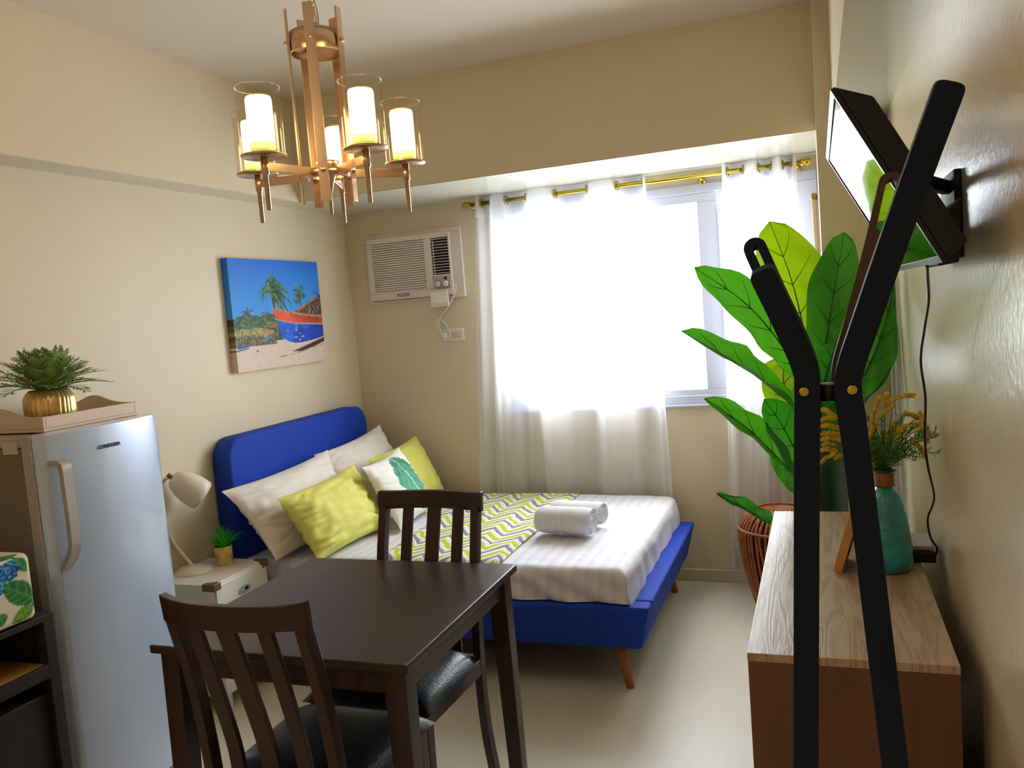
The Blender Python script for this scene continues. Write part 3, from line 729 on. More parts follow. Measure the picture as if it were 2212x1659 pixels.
def pillow(name, label, cat, BLc, BRc, TLc, TRc, thick, m_, seed, wr=1.0, colfn=None, group=None, N=44):
    """cushion between four corner points; local u from L to R, v from bottom to top; front faces away from the headboard"""
    BLc, BRc, TLc, TRc = (Vector(q) for q in (BLc, BRc, TLc, TRc))
    cen = (BLc+BRc+TLc+TRc)/4
    nrm = ((BRc-BLc).cross(TLc-BLc)).normalized()
    if nrm.x < 0: nrm = -nrm
    b = MB(); cols = []
    for side in (1, -1):
        def fn(u, v):
            a, c = 2*u-1, 2*v-1
            pin = 1-0.085*(1-abs(c)**2.0)*abs(a)**3; pin2 = 1-0.085*(1-abs(a)**2.0)*abs(c)**3
            uu = 0.5+0.5*a*pin; vv = 0.5+0.5*c*pin2
            p_ = BLc*(1-uu)*(1-vv)+BRc*uu*(1-vv)+TLc*(1-uu)*vv+TRc*uu*vv
            h = (max(0, 1-abs(a)**2.6)*max(0, 1-abs(c)**2.6))**0.62
            eh = min(1.0, h*1.6)
            w = eh*0.013*wr*(nz3(a*2.2+seed, c*5.5, seed)+0.8*nz3(a*5, c*2.4+seed, seed+2))*(1-h*0.35)
            w += eh*0.0065*wr*math.sin(26*c+9*nz3(a*2, c*2, seed))*max(0, abs(a)-0.3)*1.6
            return p_+nrm*side*(thick/2*h+w*side)
        b.grid(fn, N, N)
        if colfn is not None:
            for j in range(N+1):
                for i in range(N+1): cols.append(colfn(i/N, j/N) if side == 1 else (*lin((236, 232, 222)), 1))
    if colfn is not None: b.col = cols
    o = b.build(name, m_)
    return tag(o, label, cat, group)
pillow('pillow', 'plump white pillow nearest the reading lamp, against the blue headboard', 'pillow', (-2.235, 2.95, 0.512), (-2.21, 3.62, 0.50), (-2.415, 2.87, 0.835), (-2.39, 3.665, 0.868), 0.15, M['linen'], 1.0, 1.1, group='white bed pillows')
pillow('pillow', 'white pillow at the window end of the headboard behind leaf cushion', 'pillow', (-2.22, 3.67, 0.50), (-2.22, 4.25, 0.51), (-2.432, 3.60, 0.855), (-2.415, 4.27, 0.905), 0.14, M['linen'], 4.0, 1.0, group='white bed pillows')
pillow('pillow', 'lemon yellow pillow in front of the white pillow nearest the lamp', 'pillow', (-2.035, 2.97, 0.505), (-2.02, 3.57, 0.50), (-2.20, 2.95, 0.785), (-2.215, 3.62, 0.80), 0.16, M['yellow'], 7.0, 1.3, group='lemon yellow pillows')
pillow('pillow', 'lemon yellow pillow at the far corner of bed beside the back wall', 'pillow', (-2.06, 3.80, 0.50), (-2.03, 4.27, 0.50), (-2.215, 3.75, 0.80), (-2.195, 4.28, 0.835), 0.13, M['yellow'], 9.0, 0.8, group='lemon yellow pillows')
def leafcol(u, v):
    # a painted banana leaf, tip upper left, stalk lower right
    ax, ay, bx, by = 0.52, 0.92, 0.70, 0.06
    L2 = (bx-ax)**2+(by-ay)**2; t = ((u-ax)*(bx-ax)+(v-ay)*(by-ay))/L2
    d = ((u-ax)*(by-ay)-(v-ay)*(bx-ax))/math.sqrt(L2)
    base = lin((242, 240, 232))
    if -0.02 < t < 1.0:
        w = 0.30*(math.sin(PI*min(1, max(0, t*0.9+0.06)))**0.7)
        notch = 0.035*max(0, math.sin((t*9+abs(d)*8)*PI))**6
        if abs(d) < w-notch:
            n_ = nz3(u*9, v*9, 2)*0.5+0.5
            vein = abs(math.sin((t*16-abs(d)*24)))
            a, c = np.array(lin((22, 128, 96))), np.array(lin((128, 200, 178)))
            f = min(1, max(0, 0.25*vein+0.7*t*n_+0.1)); q = a*(1-f)+c*f
            if abs(d) < 0.010: q = np.array(lin((206, 230, 216)))
            if t < 0.3 and n_ > 0.45: q = q*0.75
            return (*q, 1)
    if 0.97 < t < 1.2 and abs(d) < 0.012: return (*lin((90, 150, 130)), 1)
    return (*base, 1)
pillow('cushion', 'white cushion printed with a green banana leaf among the yellow pillows', 'cushion', (-1.90, 3.47, 0.503), (-1.93, 3.90, 0.51), (-2.075, 3.46, 0.815), (-2.115, 3.915, 0.83), 0.12, M['fabric_print'], 12.0, 0.5, leafcol, N=72)

def towel(label, a, b_, r, seed):
    a, b_ = Vector(a), Vector(b_); ax = (b_-a); L = ax.length; ax.normalize()
    up_ = Vector((0, 0, 1)); sd = ax.cross(up_).normalized()
    t = thing('rolled_towel', label, 'towel', tuple((a+b_)/2-up_*r), 'rolled white towels on the bed')
    mb = MB()
    def ringp(f, k, rr):
        q = 2*PI*k
        sq = 0.88 if math.sin(q) < 0 else 1.0
        return a+ax*(L*f)+sd*(rr*1.12*math.cos(q))+up_*(rr*0.98*sq*math.sin(q))
    def fn(u, v):
        e = 1-0.12*(abs(2*u-1)**8); wob = 1+0.03*nz3(u*5+seed, v*4, seed)
        if 0.44 < u < 0.56: wob *= 0.975
        return ringp(u, v, r*e*wob)
    mb.grid(fn, 40, 36)
    for f, s in ((0.0, 1), (1.0, -1)):                    # rolled ends with the spiral step
        def ef(u, v):
            rr = r*0.88*(1-v); dep = 0.006*math.sin(v*PI*7+u*2*PI)
            return ringp(f, u, rr)+ax*(s*(dep+0.004))
        mb.grid(ef, 36, 16)
    mb.build('roll', M['towel'], t)
    tie = MB()
    tie.grid(lambda u, v: ringp(0.49+0.035*v, u, r*1.012), 36, 2)
    tie.build('ribbon', M['linen'], t)
towel('rolled white towel in front, tied with a ribbon, on the bed', (-1.215, 3.50, ZT+0.068), (-0.962, 3.47, ZT+0.068), 0.064, 1)
towel('rolled white towel lying behind the other towel on the bed', (-1.205, 3.675, ZT+0.062), (-0.955, 3.625, ZT+0.062), 0.056, 2)

# ================================================================== NIGHTSTAND, LAMP, LITTLE PLANT
NZ = 0.52
def nightstand():
    t = thing('nightstand', 'white campaign nightstand with brass corners between fridge and bed', 'nightstand', (-2.43, 2.77, 0))
    x0, x1, y0, y1 = LW+0.004, -2.275, 2.60, 2.945
    b = MB(); b.box(x0, x1-0.012, y0, y1, 0.06, NZ); b.build('body', M['white_lacquer'], t, 0.003)
    for z0, z1 in ((0.385, NZ-0.012), (0.22, 0.375), (0.065, 0.21)):
        d = MB(); d.box(x1-0.012, x1, y0+0.012, y1-0.012, z0, z1); dr = d.build('drawer', M['white_lacquer'], t, 0.002)
        yc = (y0+y1)/2+0.005; zc = (z0+z1)/2
        pl = MB(); P = [(yc+sx*0.022+0.016*math.cos(a), zc+0.016*math.sin(a)) for sx, a in [(1, q) for q in np.linspace(-PI/2, PI/2, 9)]+[(-1, q) for q in np.linspace(PI/2, 3*PI/2, 9)]]
        pl.prism(P, 0, x1, x1+0.003); h = pl.build('handle', M['satin'], dr)
        P2 = [(yc+0.012+sx*0.006+0.007*math.cos(a), zc+0.002+0.007*math.sin(a)) for sx, a in [(1, q) for q in np.linspace(-PI/2, PI/2, 9)]+[(-1, q) for q in np.linspace(PI/2, 3*PI/2, 9)]]
        MB().prism(P2, 0, x1+0.0005, x1+0.0035).build('finger_slot', M['black_plastic'], dr)
    for (ya, yb) in ((y0-0.002, y0+0.04), (y1-0.04, y1+0.002)):
        c = MB(); xa = x1-0.058
        if ya < y0: P = [(xa, ya), (x1+0.003, ya), (x1+0.003, yb), (x1-0.02, yb), (xa, ya+0.022)]
        else: P = [(xa, yb), (x1+0.003, yb), (x1+0.003, ya), (x1-0.02, ya), (xa, yb-0.022)]
        c.prism(P, 2, NZ-0.026, NZ+0.003); c.build('corner_bracket', M['old_brass'], t, 0.002)
    for (x, y) in ((x0+0.03, y0+0.03), (x1-0.03, y0+0.03), (x0+0.03, y1-0.03), (x1-0.03, y1-0.03)):
        MB().box(x-0.02, x+0.02, y-0.02, y+0.02, 0, 0.06).build('foot', M['white_lacquer'], t, 0.002)
nightstand()
def lamp():
    t = thing('desk_lamp', 'cream metal desk lamp with a bowl shade on the nightstand', 'lamp', (-2.502, 2.755, NZ))
    c = (-2.502, 2.755, NZ)
    MB().lathe([(0.078, 0), (0.078, 0.006), (0.066, 0.017), (0.03, 0.025), (0.0, 0.027)], c, 36).build('base', M['cream_metal'], t)
    A, Bp = at(371, 1031, 2.72), at(436, 1070, 2.80)
    arm = cr([(c[0]-0.002, c[1], NZ+0.02), at(393, 1195, 2.755), at(374, 1170, 2.74), at(352, 1120, 2.73), at(346, 1060, 2.72), at(356, 1036, 2.72), A], 8)
    MB().tube(arm, 0.0075, 10).build('arm', M['cream_metal'], t)
    ax = (Bp-A).normalized(); q = ax.to_track_quat('Z', 'Y').to_matrix().to_4x4()
    L = 0.145
    MB().lathe([(0.006, 0), (0.026, 0.004), (0.042, 0.02), (0.056, 0.052), (0.0635, 0.09), (0.065, 0.12), (0.063, L), (0.061, L), (0.062, 0.12), (0.060, 0.09), (0.052, 0.054), (0.038, 0.024), (0.0, 0.012)], A, 32, T=q, cap=False).build('lamp_shade', M['cream_metal'], t)
    MB().tube([A-ax*0.02, A+ax*0.006], 0.009, 12).build('joint', M['old_brass'], t)
    MB().lathe([(0.0, -0.03), (0.014, -0.026), (0.022, -0.008), (0.02, 0.012), (0.012, 0.03), (0.012, 0.05)], A+ax*0.085, 16, T=(-ax).to_track_quat('Z', 'Y').to_matrix().to_4x4()).build('bulb', M['white_plastic'], t)
lamp()
def small_plant():
    c = Vector((-2.432, 2.862, NZ))
    t = thing('potted_grass', 'small spiky green grass plant in gold diamond pot on the nightstand', 'plant', tuple(c))
    b = MB(); n, rows = 24, 12; r0, r1, hh = 0.036, 0.0395, 0.082
    vs = []; fs = []
    for j in range(rows+1):
        f = j/rows; rr = r0+(r1-r0)*f
        for k in range(n):
            bump = 1.0 if (j+k) % 2 else 0.93
            a = 2*PI*k/n; vs.append(c+Vector((rr*bump*math.cos(a), rr*bump*math.sin(a), hh*f)))
    for j in range(rows):
        for k in range(n):
            A, B_, C_, D_ = j*n+k, j*n+(k+1) % n, (j+1)*n+(k+1) % n, (j+1)*n+k
            if (j+k) % 2: fs += [(A, B_, D_), (B_, C_, D_)]
            else: fs += [(A, B_, C_), (A, C_, D_)]
    fs.append(tuple(reversed(range(n))))
    b.add(vs, fs); b.build('pot', M['gold'], t)
    MB().lathe([(0.0, 0), (0.036, 0.001), (0.036, 0.002), (0.0, 0.003)], c+Vector((0, 0, hh-0.012)), 20).build('moss', M['soil'], t)
    g = MB()
    for i in range(90):
        a = random.uniform(0, 2*PI); lean = random.random()**0.8; L = random.uniform(0.07, 0.115)*(1.05-0.2*lean)
        d = Vector((math.cos(a), math.sin(a), 0)); p0 = c+d*0.018*random.random()+Vector((0, 0, hh-0.012))
        pts = [p0+(d*(lean*1.0)*s_**1.3+Vector((0, 0, 1))*(1.0-0.5*lean*s_)*s_)*L for s_ in (0, 0.35, 0.7, 1.0)]
        w = d.cross(Vector((0, 0, 1)))*0.0034; vs = []
        for k, q in enumerate(pts): ww = w*(1, 0.9, 0.6, 0.05)[k]; vs += [q-ww, q+d*0.0012, q+ww]
        g.add(vs, [f_ for k in range(3) for f_ in ((3*k, 3*k+1, 3*k+4, 3*k+3), (3*k+1, 3*k+2, 3*k+5, 3*k+4))], 0, True)
    g.build('foliage', M['grass'], t)
small_plant()

# ================================================================== FRIDGE with tray and fern
def fridge():
    t = thing('refrigerator', 'silver blue single door refrigerator against the left wall', 'refrigerator', (-2.38, 2.05, 0))
    y0, y1, zt = 1.80, 2.29, 1.243
    b = MB(); b.box(LW+0.006, -2.222, y0, y1, 0.03, zt-0.03); b.build('cabinet', M['fridge_side'], t, 0.006)
    MB().box(LW+0.004, -2.214, y0-0.003, y1+0.002, zt-0.03, zt).build('top_cover', M['silver_side'], t, 0.005)
    MB().box(-2.222, -2.212, y0+0.008, y1-0.008, 0.06, zt-0.012).build('gasket', M['black_soft'], t)
    # bowed door
    N = 60; P = []
    for k in range(N+1):
        f = (k/N)**1.4; P.append((-2.165+0.042*(1-(2*f-1)**2)-0.026*max(0, 1-f/0.07)**2.2-0.01*max(0, 1-(1-f)/0.04)**2, y0+(y1-y0)*f))
    P = [(-2.212, y0)]+P+[(-2.212, y1)]
    d = MB(); d.prism(P[::-1], 2, 0.055, zt+0.004); 
    door = d.build('door', [M['steel_blue']], t, 0.004)
    # paler plastic edge of the door on the handle side
    MB().box(-2.214, -2.178, y0-0.005, y0+0.001, 0.055, zt+0.004).build('door_edge', M['silver_side'], door, 0.002)
    # handle: a D-shaped loop standing off the door
    def bow(y): f = (y-y0)/(y1-y0); return -2.165+0.042*(1-(2*f-1)**2)
    ya, yb = y0+0.012, y0+0.055
    ym = y0+0.045
    pts = cr([(bow(ym)-0.008, ym, 1.158), (bow(ym)+0.020, ym, 1.160), (bow(ym)+0.036, ym, 1.157), (bow(ym)+0.043, ym, 1.145), (bow(ym)+0.044, ym, 1.10), (bow(ym)+0.046, ym, 1.0),
              (bow(ym)+0.045, ym, 0.93), (bow(ym)+0.040, ym, 0.90), (bow(ym)+0.022, ym, 0.868), (bow(ym)-0.004, ym, 0.838), (bow(ym)-0.012, ym, 0.828)], 6)
    MB().strip_bar(pts, 0.034, 0.016, (0.0, 1, 0)).build('handle', M['silver_side'], door, 0.005, 3)
    MB().box(LW+0.3, -2.23, y0-0.0042, y0-0.0006, 1.195, 1.232).build('sticker', M['sticker'], t)
    n = Vector((1, -0.02, 0)).normalized()
    yl = 2.03
    T = frameT((bow(yl)+0.0015, yl, 1.178), (-n.y*1.0, n.x, 0), (0, 0, 1))
    text('lettering', 'CONDURA', 0.0168, T, M['navy_print'], door, shear=0.1, off=0.0004, spacing=1.05)
    for y in (y0+0.05, y1-0.05):
        MB().lathe([(0.02, 0), (0.02, 0.03), (0.0, 0.031)], (-2.26, y, 0), 14).build('foot', M['black_soft'], t)
fridge()
TZ = 1.247
def tray():
    t = thing('serving_tray', 'painted wooden tray with wavy ends on top of the refrigerator', 'tray', (-2.38, 2.06, TZ))
    x0, x1, y0, y1 = -2.57, -2.208, 1.875, 2.25
    MB().box(x0, x1, y0, y1, TZ, TZ+0.010).build('bottom', M['tray'], t, 0.002)
    for x in (x0, x1-0.010): MB().box(x, x+0.010, y0+0.010, y1-0.010, TZ+0.010, TZ+0.046).build('side', M['tray'], t, 0.002)
    for y in (y0, y1-0.010):
        P = [(x0, TZ+0.010), (x1, TZ+0.010)]; n = 30
        for k in range(n+1):
            f = 1-k/n; P.append((x0+(x1-x0)*f, TZ+0.046+0.030*math.exp(-((f-0.5)/0.2)**2)))
        MB().prism(P, 1, y, y+0.010).build('end_panel', M['tray'], t, 0.0015)
tray()
def fern():
    c = Vector((-2.315, 2.0, TZ+0.0102))
    t = thing('potted_fern', 'bushy artificial fern in ribbed gold planter on the tray', 'plant', tuple(c))
    r = 0.074
    rib = lambda a, z: 1+0.022*math.sin(a*30+1.2*math.sin(z*40)+0.8*math.sin(a*7))
    MB().lathe([(r*0.88, 0), (r*0.95, 0.004), (r*1.0, 0.03), (r*1.0, 0.075), (r*0.97, 0.088), (r*0.82, 0.105), (r*0.72, 0.112), (r*0.68, 0.108), (r*0.62, 0.09), (0, 0.088)], c, 156, rib=rib).build('planter', M['gold'], t)
    g = MB(); top = c+Vector((0, 0, 0.10))
    NF = 44
    for i in range(NF):
        a = 2*PI*i*0.381966+random.uniform(-0.2, 0.2); el = (i+0.5)/NF                  # 0: low and outward, 1: upright
        L = random.uniform(0.165, 0.20)*(1.0-0.16*el)
        d = Vector((math.cos(a), math.sin(a), 0)); s_ = d.cross(Vector((0, 0, 1)))
        out = math.cos(el*1.35); upz = 0.40+0.62*math.sin(el*1.35)
        nrm_ = (Vector((0, 0, 1))*out+d*-0.4*el).normalized()
        spine = [top+(d*out*f+Vector((0, 0, 1))*(upz*f-0.40*(1-el*0.6)*f*f))*L for f in np.linspace(0, 1, 12)]
        spine = [Vector((max(q.x, LW+0.01), q.y, q.z)) for q in spine]
        g.tube(spine, [0.0028-0.0019*k/11 for k in range(12)], 4, 0)
        base_mi = 1 if random.random() < 0.45 else 0
        for k in range(3, 12):
            f = k/11; tg = (spine[k]-spine[k-1]).normalized(); lw_ = 0.046*math.sin(PI*(0.10+0.82*f))+0.010
            for sg in (-1, 1):
                dr = (s_*sg*0.62+tg*0.8+nrm_*random.uniform(-.1, .15)).normalized(); q = spine[k]
                wv = tg*0.0052; m1 = q+dr*lw_*0.55; e = q+dr*lw_
                mi = base_mi if random.random() < 0.8 else 1-base_mi
                P5 = [q-wv*0.5, q+wv*0.5, m1+wv, e, m1-wv]
                for z_ in P5: z_.x = max(z_.x, LW+0.008)
                g.add(P5, [(0, 1, 2, 4), (4, 2, 3)], mi)
                for h_ in (0.35, 0.6):
                    for s2 in (1, -1):
                        q2 = q+dr*lw_*h_; d2 = (dr+(tg if s2 > 0 else -tg)*0.75).normalized(); e2 = q2+d2*lw_*0.45
                        w2 = dr*0.0042; e2.x = max(e2.x, LW+0.008); q2.x = max(q2.x, LW+0.012)
                        g.add([q2-w2, q2+w2, e2], [(0, 1, 2)], mi)
    g.build('fronds', [M['fern'], M['fern2']], t)
fern()

# ================================================================== RACK with floral box, at the left edge
def rack():
    t = thing('storage_rack', 'dark storage rack with a pale wood shelf beside the refrigerator', 'rack', (-2.32, 1.45, 0))
    x0, x1, y0, y1 = -2.575, -2.055, 1.16, 1.70
    for (x, y) in ((x0, y0), (x1-0.034, y0), (x0, y1-0.034), (x1-0.034, y1-0.034)):
        MB().box(x, x+0.034, y, y+0.034, 0, 0.745).build('post', M['rack_dark'], t, 0.002)
    MB().box(x0, x1, y0, y1, 0.745, 0.763).build('top_panel', M['rack_dark'], t, 0.002)
    s = MB(); s.box(x0+0.034, x1-0.012, y0+0.002, y1-0.034, 0.600, 0.622); s.build('shelf', M['rack_wood'], t)
    MB().box(x1-0.012, x1, y0+0.034, y1-0.034, 0.585, 0.624).build('shaded_shelf_edge', M['rack_dark'], t, 0.002)  # dark band puts the shade on the shelf's front edge into colour
    MB().box(x0+0.034, x1-0.034, y1-0.02, y1-0.008, 0.02, 0.745).build('end_panel', M['rack_dark'], t)
    MB().box(x0, x0+0.01, y0+0.034, y1-0.034, 0.02, 0.745).build('back_panel', M['rack_dark'], t)
    MB().box(x0+0.034, x1-0.02, y0+0.01, y1-0.034, 0.05, 0.54).build('lower_cabinet', M['rack_dark'], t, 0.003)
rack()
def floral():
    x0, x1, y0, y1, z0, z1 = -2.42, -2.05, 1.515, 1.652, 0.764, 0.952
    rr = 0.022; b = MB(); cols = []
    def rnd(p_):
        q = Vector((min(max(p_.x, x0+rr), x1-rr), min(max(p_.y, y0+rr), y1-rr), min(max(p_.z, z0+rr), z1-rr)))
        d = p_-q
        return q+d.normalized()*rr if d.length > 1e-6 else p_
    def colour(p_, face):
        if face == 'x': u_, v_ = (p_.y-y0)/0.137, (p_.z-z0)/0.188*1.37
        elif face == 'y': u_, v_ = (p_.x-x1)/0.137, (p_.z-z0)/0.188*1.37
        else: u_, v_ = (p_.y-y0)/0.137, 1.37+(x1-p_.x)/0.137
        U, V = np.array([[u_]]), np.array([[v_]])
        c = np.array([[lin((226, 214, 186))]])
        n2 = vnoise(U*26+9, V*26+9, 2); n1 = vnoise(U*9+9, V*9+9, 7)
        def lf(px_, py_, a, L, w, rgb, rgb2):
            du, dv = U-px_, V-py_; t_ = du*math.cos(a)+dv*math.sin(a); d_ = -du*math.sin(a)+dv*math.cos(a)
            s_ = np.clip(t_/L, 0, 1); mk = (t_ > 0) & (t_ < L) & (abs(d_) < w*np.sin(PI*s_)**0.7)
            vein = (np.abs(np.sin(t_*46-np.abs(d_)*50)) < 0.28) | (np.abs(d_) < 0.012)
            paintv(c, mk, rgb, 0.5, n2); paint(c, mk & vein, rgb2)
        G, G2 = (34, 116, 46), (84, 156, 70)
        lf(0.30, 0.88, -0.62, 0.86, 0.24, G, G2)
        lf(0.62, 1.38, -1.0, 0.45, 0.12, (46, 130, 50), G2)
        lf(0.40, 0.10, 0.35, 0.55, 0.14, (90, 150, 40), (150, 170, 50))
        lf(0.02, 0.18, 0.4, 0.34, 0.12, (60, 130, 40), G2)
        lf(0.86, 0.30, 0.2, 0.24, 0.09, (60, 150, 160), (30, 70, 90))
        lf(0.02, 0.40, 1.2, 0.45, 0.09, (200, 180, 70), (226, 210, 120))
        lf(0.10, 1.62, -0.2, 0.7, 0.14, (40, 110, 60), G2)
        lf(0.2, 2.0, 0.6, 0.7, 0.2, G, G2); lf(0.1, 2.6, -0.4, 0.8, 0.2, (90, 150, 40), (150, 170, 50))
        for (cx_, cy_, r_, sd) in ((0.45, 1.12, 0.24, 3), (0.12, 0.92, 0.24, 4), (0.7, 2.4, 0.24, 5), (0.05, 1.28, 0.14, 6), (-0.7, 0.8, 0.3, 8)):
            mk = blob(U, V, cx_, cy_, r_, r_*0.9, sd, 0.2); paintv(c, mk, (24, 92, 160), 0.8, n2); paint(c, mk & (n2 > 0.62), (80, 170, 210))
        for cx_ in (-0.4, -1.2, -2.0): lf(cx_, 0.3, 0.7, 0.8, 0.22, G, G2)
        return (*c[0, 0], 1)
    nx, ny, nzz_ = 26, 44, 58
    for face in ('x', 'y', 'z', 'Y', 'Z'):
        if face == 'x': fn = lambda a, c: Vector((x1, y0+(y1-y0)*a, z0+(z1-z0)*c)); A, B_ = ny, nzz_
        elif face == 'y': fn = lambda a, c: Vector((x0+(x1-x0)*a, y0, z0+(z1-z0)*c)); A, B_ = nx, nzz_
        elif face == 'Y': fn = lambda a, c: Vector((x1-(x1-x0)*a, y1, z0+(z1-z0)*c)); A, B_ = nx, 20
        elif face == 'z': fn = lambda a, c: Vector((x0+(x1-x0)*a, y0+(y1-y0)*c, z1)); A, B_ = nx*2, ny
        else: fn = lambda a, c: Vector((x1-(x1-x0)*a, y0+(y1-y0)*c, z0)); A, B_ = 10, 10
        k0 = len(b.v); b.grid(fn, A, B_)
        for i in range(k0, len(b.v)):
            p_ = Vector(b.v[i]); cols.append(colour(p_, face.lower())); b.v[i] = tuple(rnd(p_))
    b.col = cols
    tag(b.build('storage_box', M['fabric_print']), 'padded box covered in green leaf and blue flower fabric on the dark rack', 'box')
floral()

# ================================================================== TABLE AND CHAIRS
def table():
    t = thing('dining_table', 'square dark brown wooden dining table in the foreground', 'table', (-1.25, 1.95, 0))
    x0, x1, y0, y1, z = -1.611, -0.889, 1.588, 2.318, 0.74
    MB().box(x0, x1, y0, y1, z-0.022, z).build('tabletop', M['table_wood'], t, 0.004, 3)
    e = 0.045
    for (xa, ya, sx, sy) in ((x0+e, y0+e, -1, -1), (x1-e, y0+e, 1, -1), (x0+e, y1-e, -1, 1), (x1-e, y1-e, 1, 1)):
        a, b_ = 0.028, 0.021; o = 0.012
        xo, yo = xa+sx*o, ya+sy*o
        MB().hexa([(xo-b_, yo-b_, 0), (xo+b_, yo-b_, 0), (xo+b_, yo+b_, 0), (xo-b_, yo+b_, 0)], [(xa-a, ya-a, z-0.022), (xa+a, ya-a, z-0.022), (xa+a, ya+a, z-0.022), (xa-a, ya+a, z-0.022)]).build('leg', M['dark_wood'], t, 0.003)
    for bx in ((x0+e+0.028, x1-e-0.028, y0+0.03, y0+0.05), (x0+e+0.028, x1-e-0.028, y1-0.05, y1-0.03), (x0+0.03, x0+0.05, y0+e+0.028, y1-e-0.028), (x1-0.05, x1-0.03, y0+e+0.028, y1-e-0.028)):
        MB().box(*bx, z-0.085, z-0.022).build('apron', M['dark_wood'], t, 0.002)
table()
def chair():
    t = thing('dining_chair', 'dark wooden dining chair with slatted back in front of the table, back towards the viewer', 'chair', (0, 0, 0), 'dark slat back dining chairs')
    H, sz = 0.936, 0.46
    for s in (-1, 1):
        pts = cr([(s*0.178, -0.022, 0), (s*0.172, 0.012, 0.22), (s*0.172, 0.018, 0.45), (s*0.169, -0.012, 0.70), (s*0.167, -0.058, H-0.045)], 6)
        MB().strip_bar(pts, 0.026, 0.034, (1, 0, 0)).build('leg', M['dark_wood'], t, 0.003)
        MB().hexa([(s*0.178-0.013, 0.375, 0), (s*0.178+0.013, 0.375, 0), (s*0.178+0.013, 0.401, 0), (s*0.178-0.013, 0.401, 0)],
                  [(s*0.172-0.018, 0.362, 0.43), (s*0.172+0.018, 0.362, 0.43), (s*0.172+0.018, 0.40, 0.43), (s*0.172-0.018, 0.40, 0.43)]).build('leg', M['dark_wood'], t, 0.003)
    f = MB(); f.box(-0.155, 0.155, 0.0, 0.022, 0.385, 0.435).box(-0.154, 0.154, 0.372, 0.392, 0.385, 0.435).box(-0.184, -0.164, 0.03, 0.362, 0.385, 0.435).box(0.164, 0.184, 0.03, 0.362, 0.385, 0.435)
    f.build('seat_frame', M['dark_wood'], t, 0.003)
    def sfn(side):
        def fn(u, v):
            a, c = 2*u-1, 2*v-1; w = 0.205-0.014*(1-v)
            if v < 0.12: w = min(w, 0.152+0.0)
            x = a*w; y = 0.036+0.382*v
            h = (max(0, 1-abs(a)**5)*max(0, 1-abs(c)**5))**0.5
            return Vector((x, y, 0.437+(0.047*h if side else 0)))
        return fn
    b = MB(); b.grid(sfn(1), 28, 28); b.grid(sfn(0), 28, 28); b.build('seat', M['leather'], t)
    # curved top rail
    def cur(x): return -0.044*(1-(x/0.2)**2)
    b = MB(); n = 18; vs = []; fs = []
    for k in range(n+1):
        x = -0.188+0.376*k/n; yc = -0.052+cur(x)
        lift = 0.005*(abs(x)/0.188)**6
        for (dy, z) in ((-0.011, H-0.058), (0.011, H-0.056), (0.004, H+lift), (-0.018, H+lift)): vs.append((x, yc+dy, z))
    for k in range(n):
        for q in range(4): fs.append((k*4+q, k*4+(q+1) % 4, (k+1)*4+(q+1) % 4, (k+1)*4+q))
    fs += [(3, 2, 1, 0), tuple(n*4+q for q in range(4))]
    b.add(vs, fs); b.build('top_rail', M['dark_wood'], t, 0.003)
    for x, w in ((-0.092, 0.036), (0.0, 0.046), (0.092, 0.036)):
        pts = cr([(x, 0.010, 0.42), (x, 0.004, 0.55), (x, -0.02+cur(x)*0.5, 0.72), (x, -0.050+cur(x), H-0.05)], 6)
        MB().strip_bar(pts, w, 0.014, (1, 0, 0)).build('slat', M['dark_wood'], t, 0.002)
    return t
ch = chair()
bpy.context.view_layer.update()
c2 = copy_tree(ch)
ch.location = (-1.204, 1.490, 0)
c2.location = (-1.213, 2.352, 0); c2.rotation_euler = (0, 0, PI-0.045)
c2['label'] = 'dark wooden dining chair with black seat at the far side of table, beside the bed'

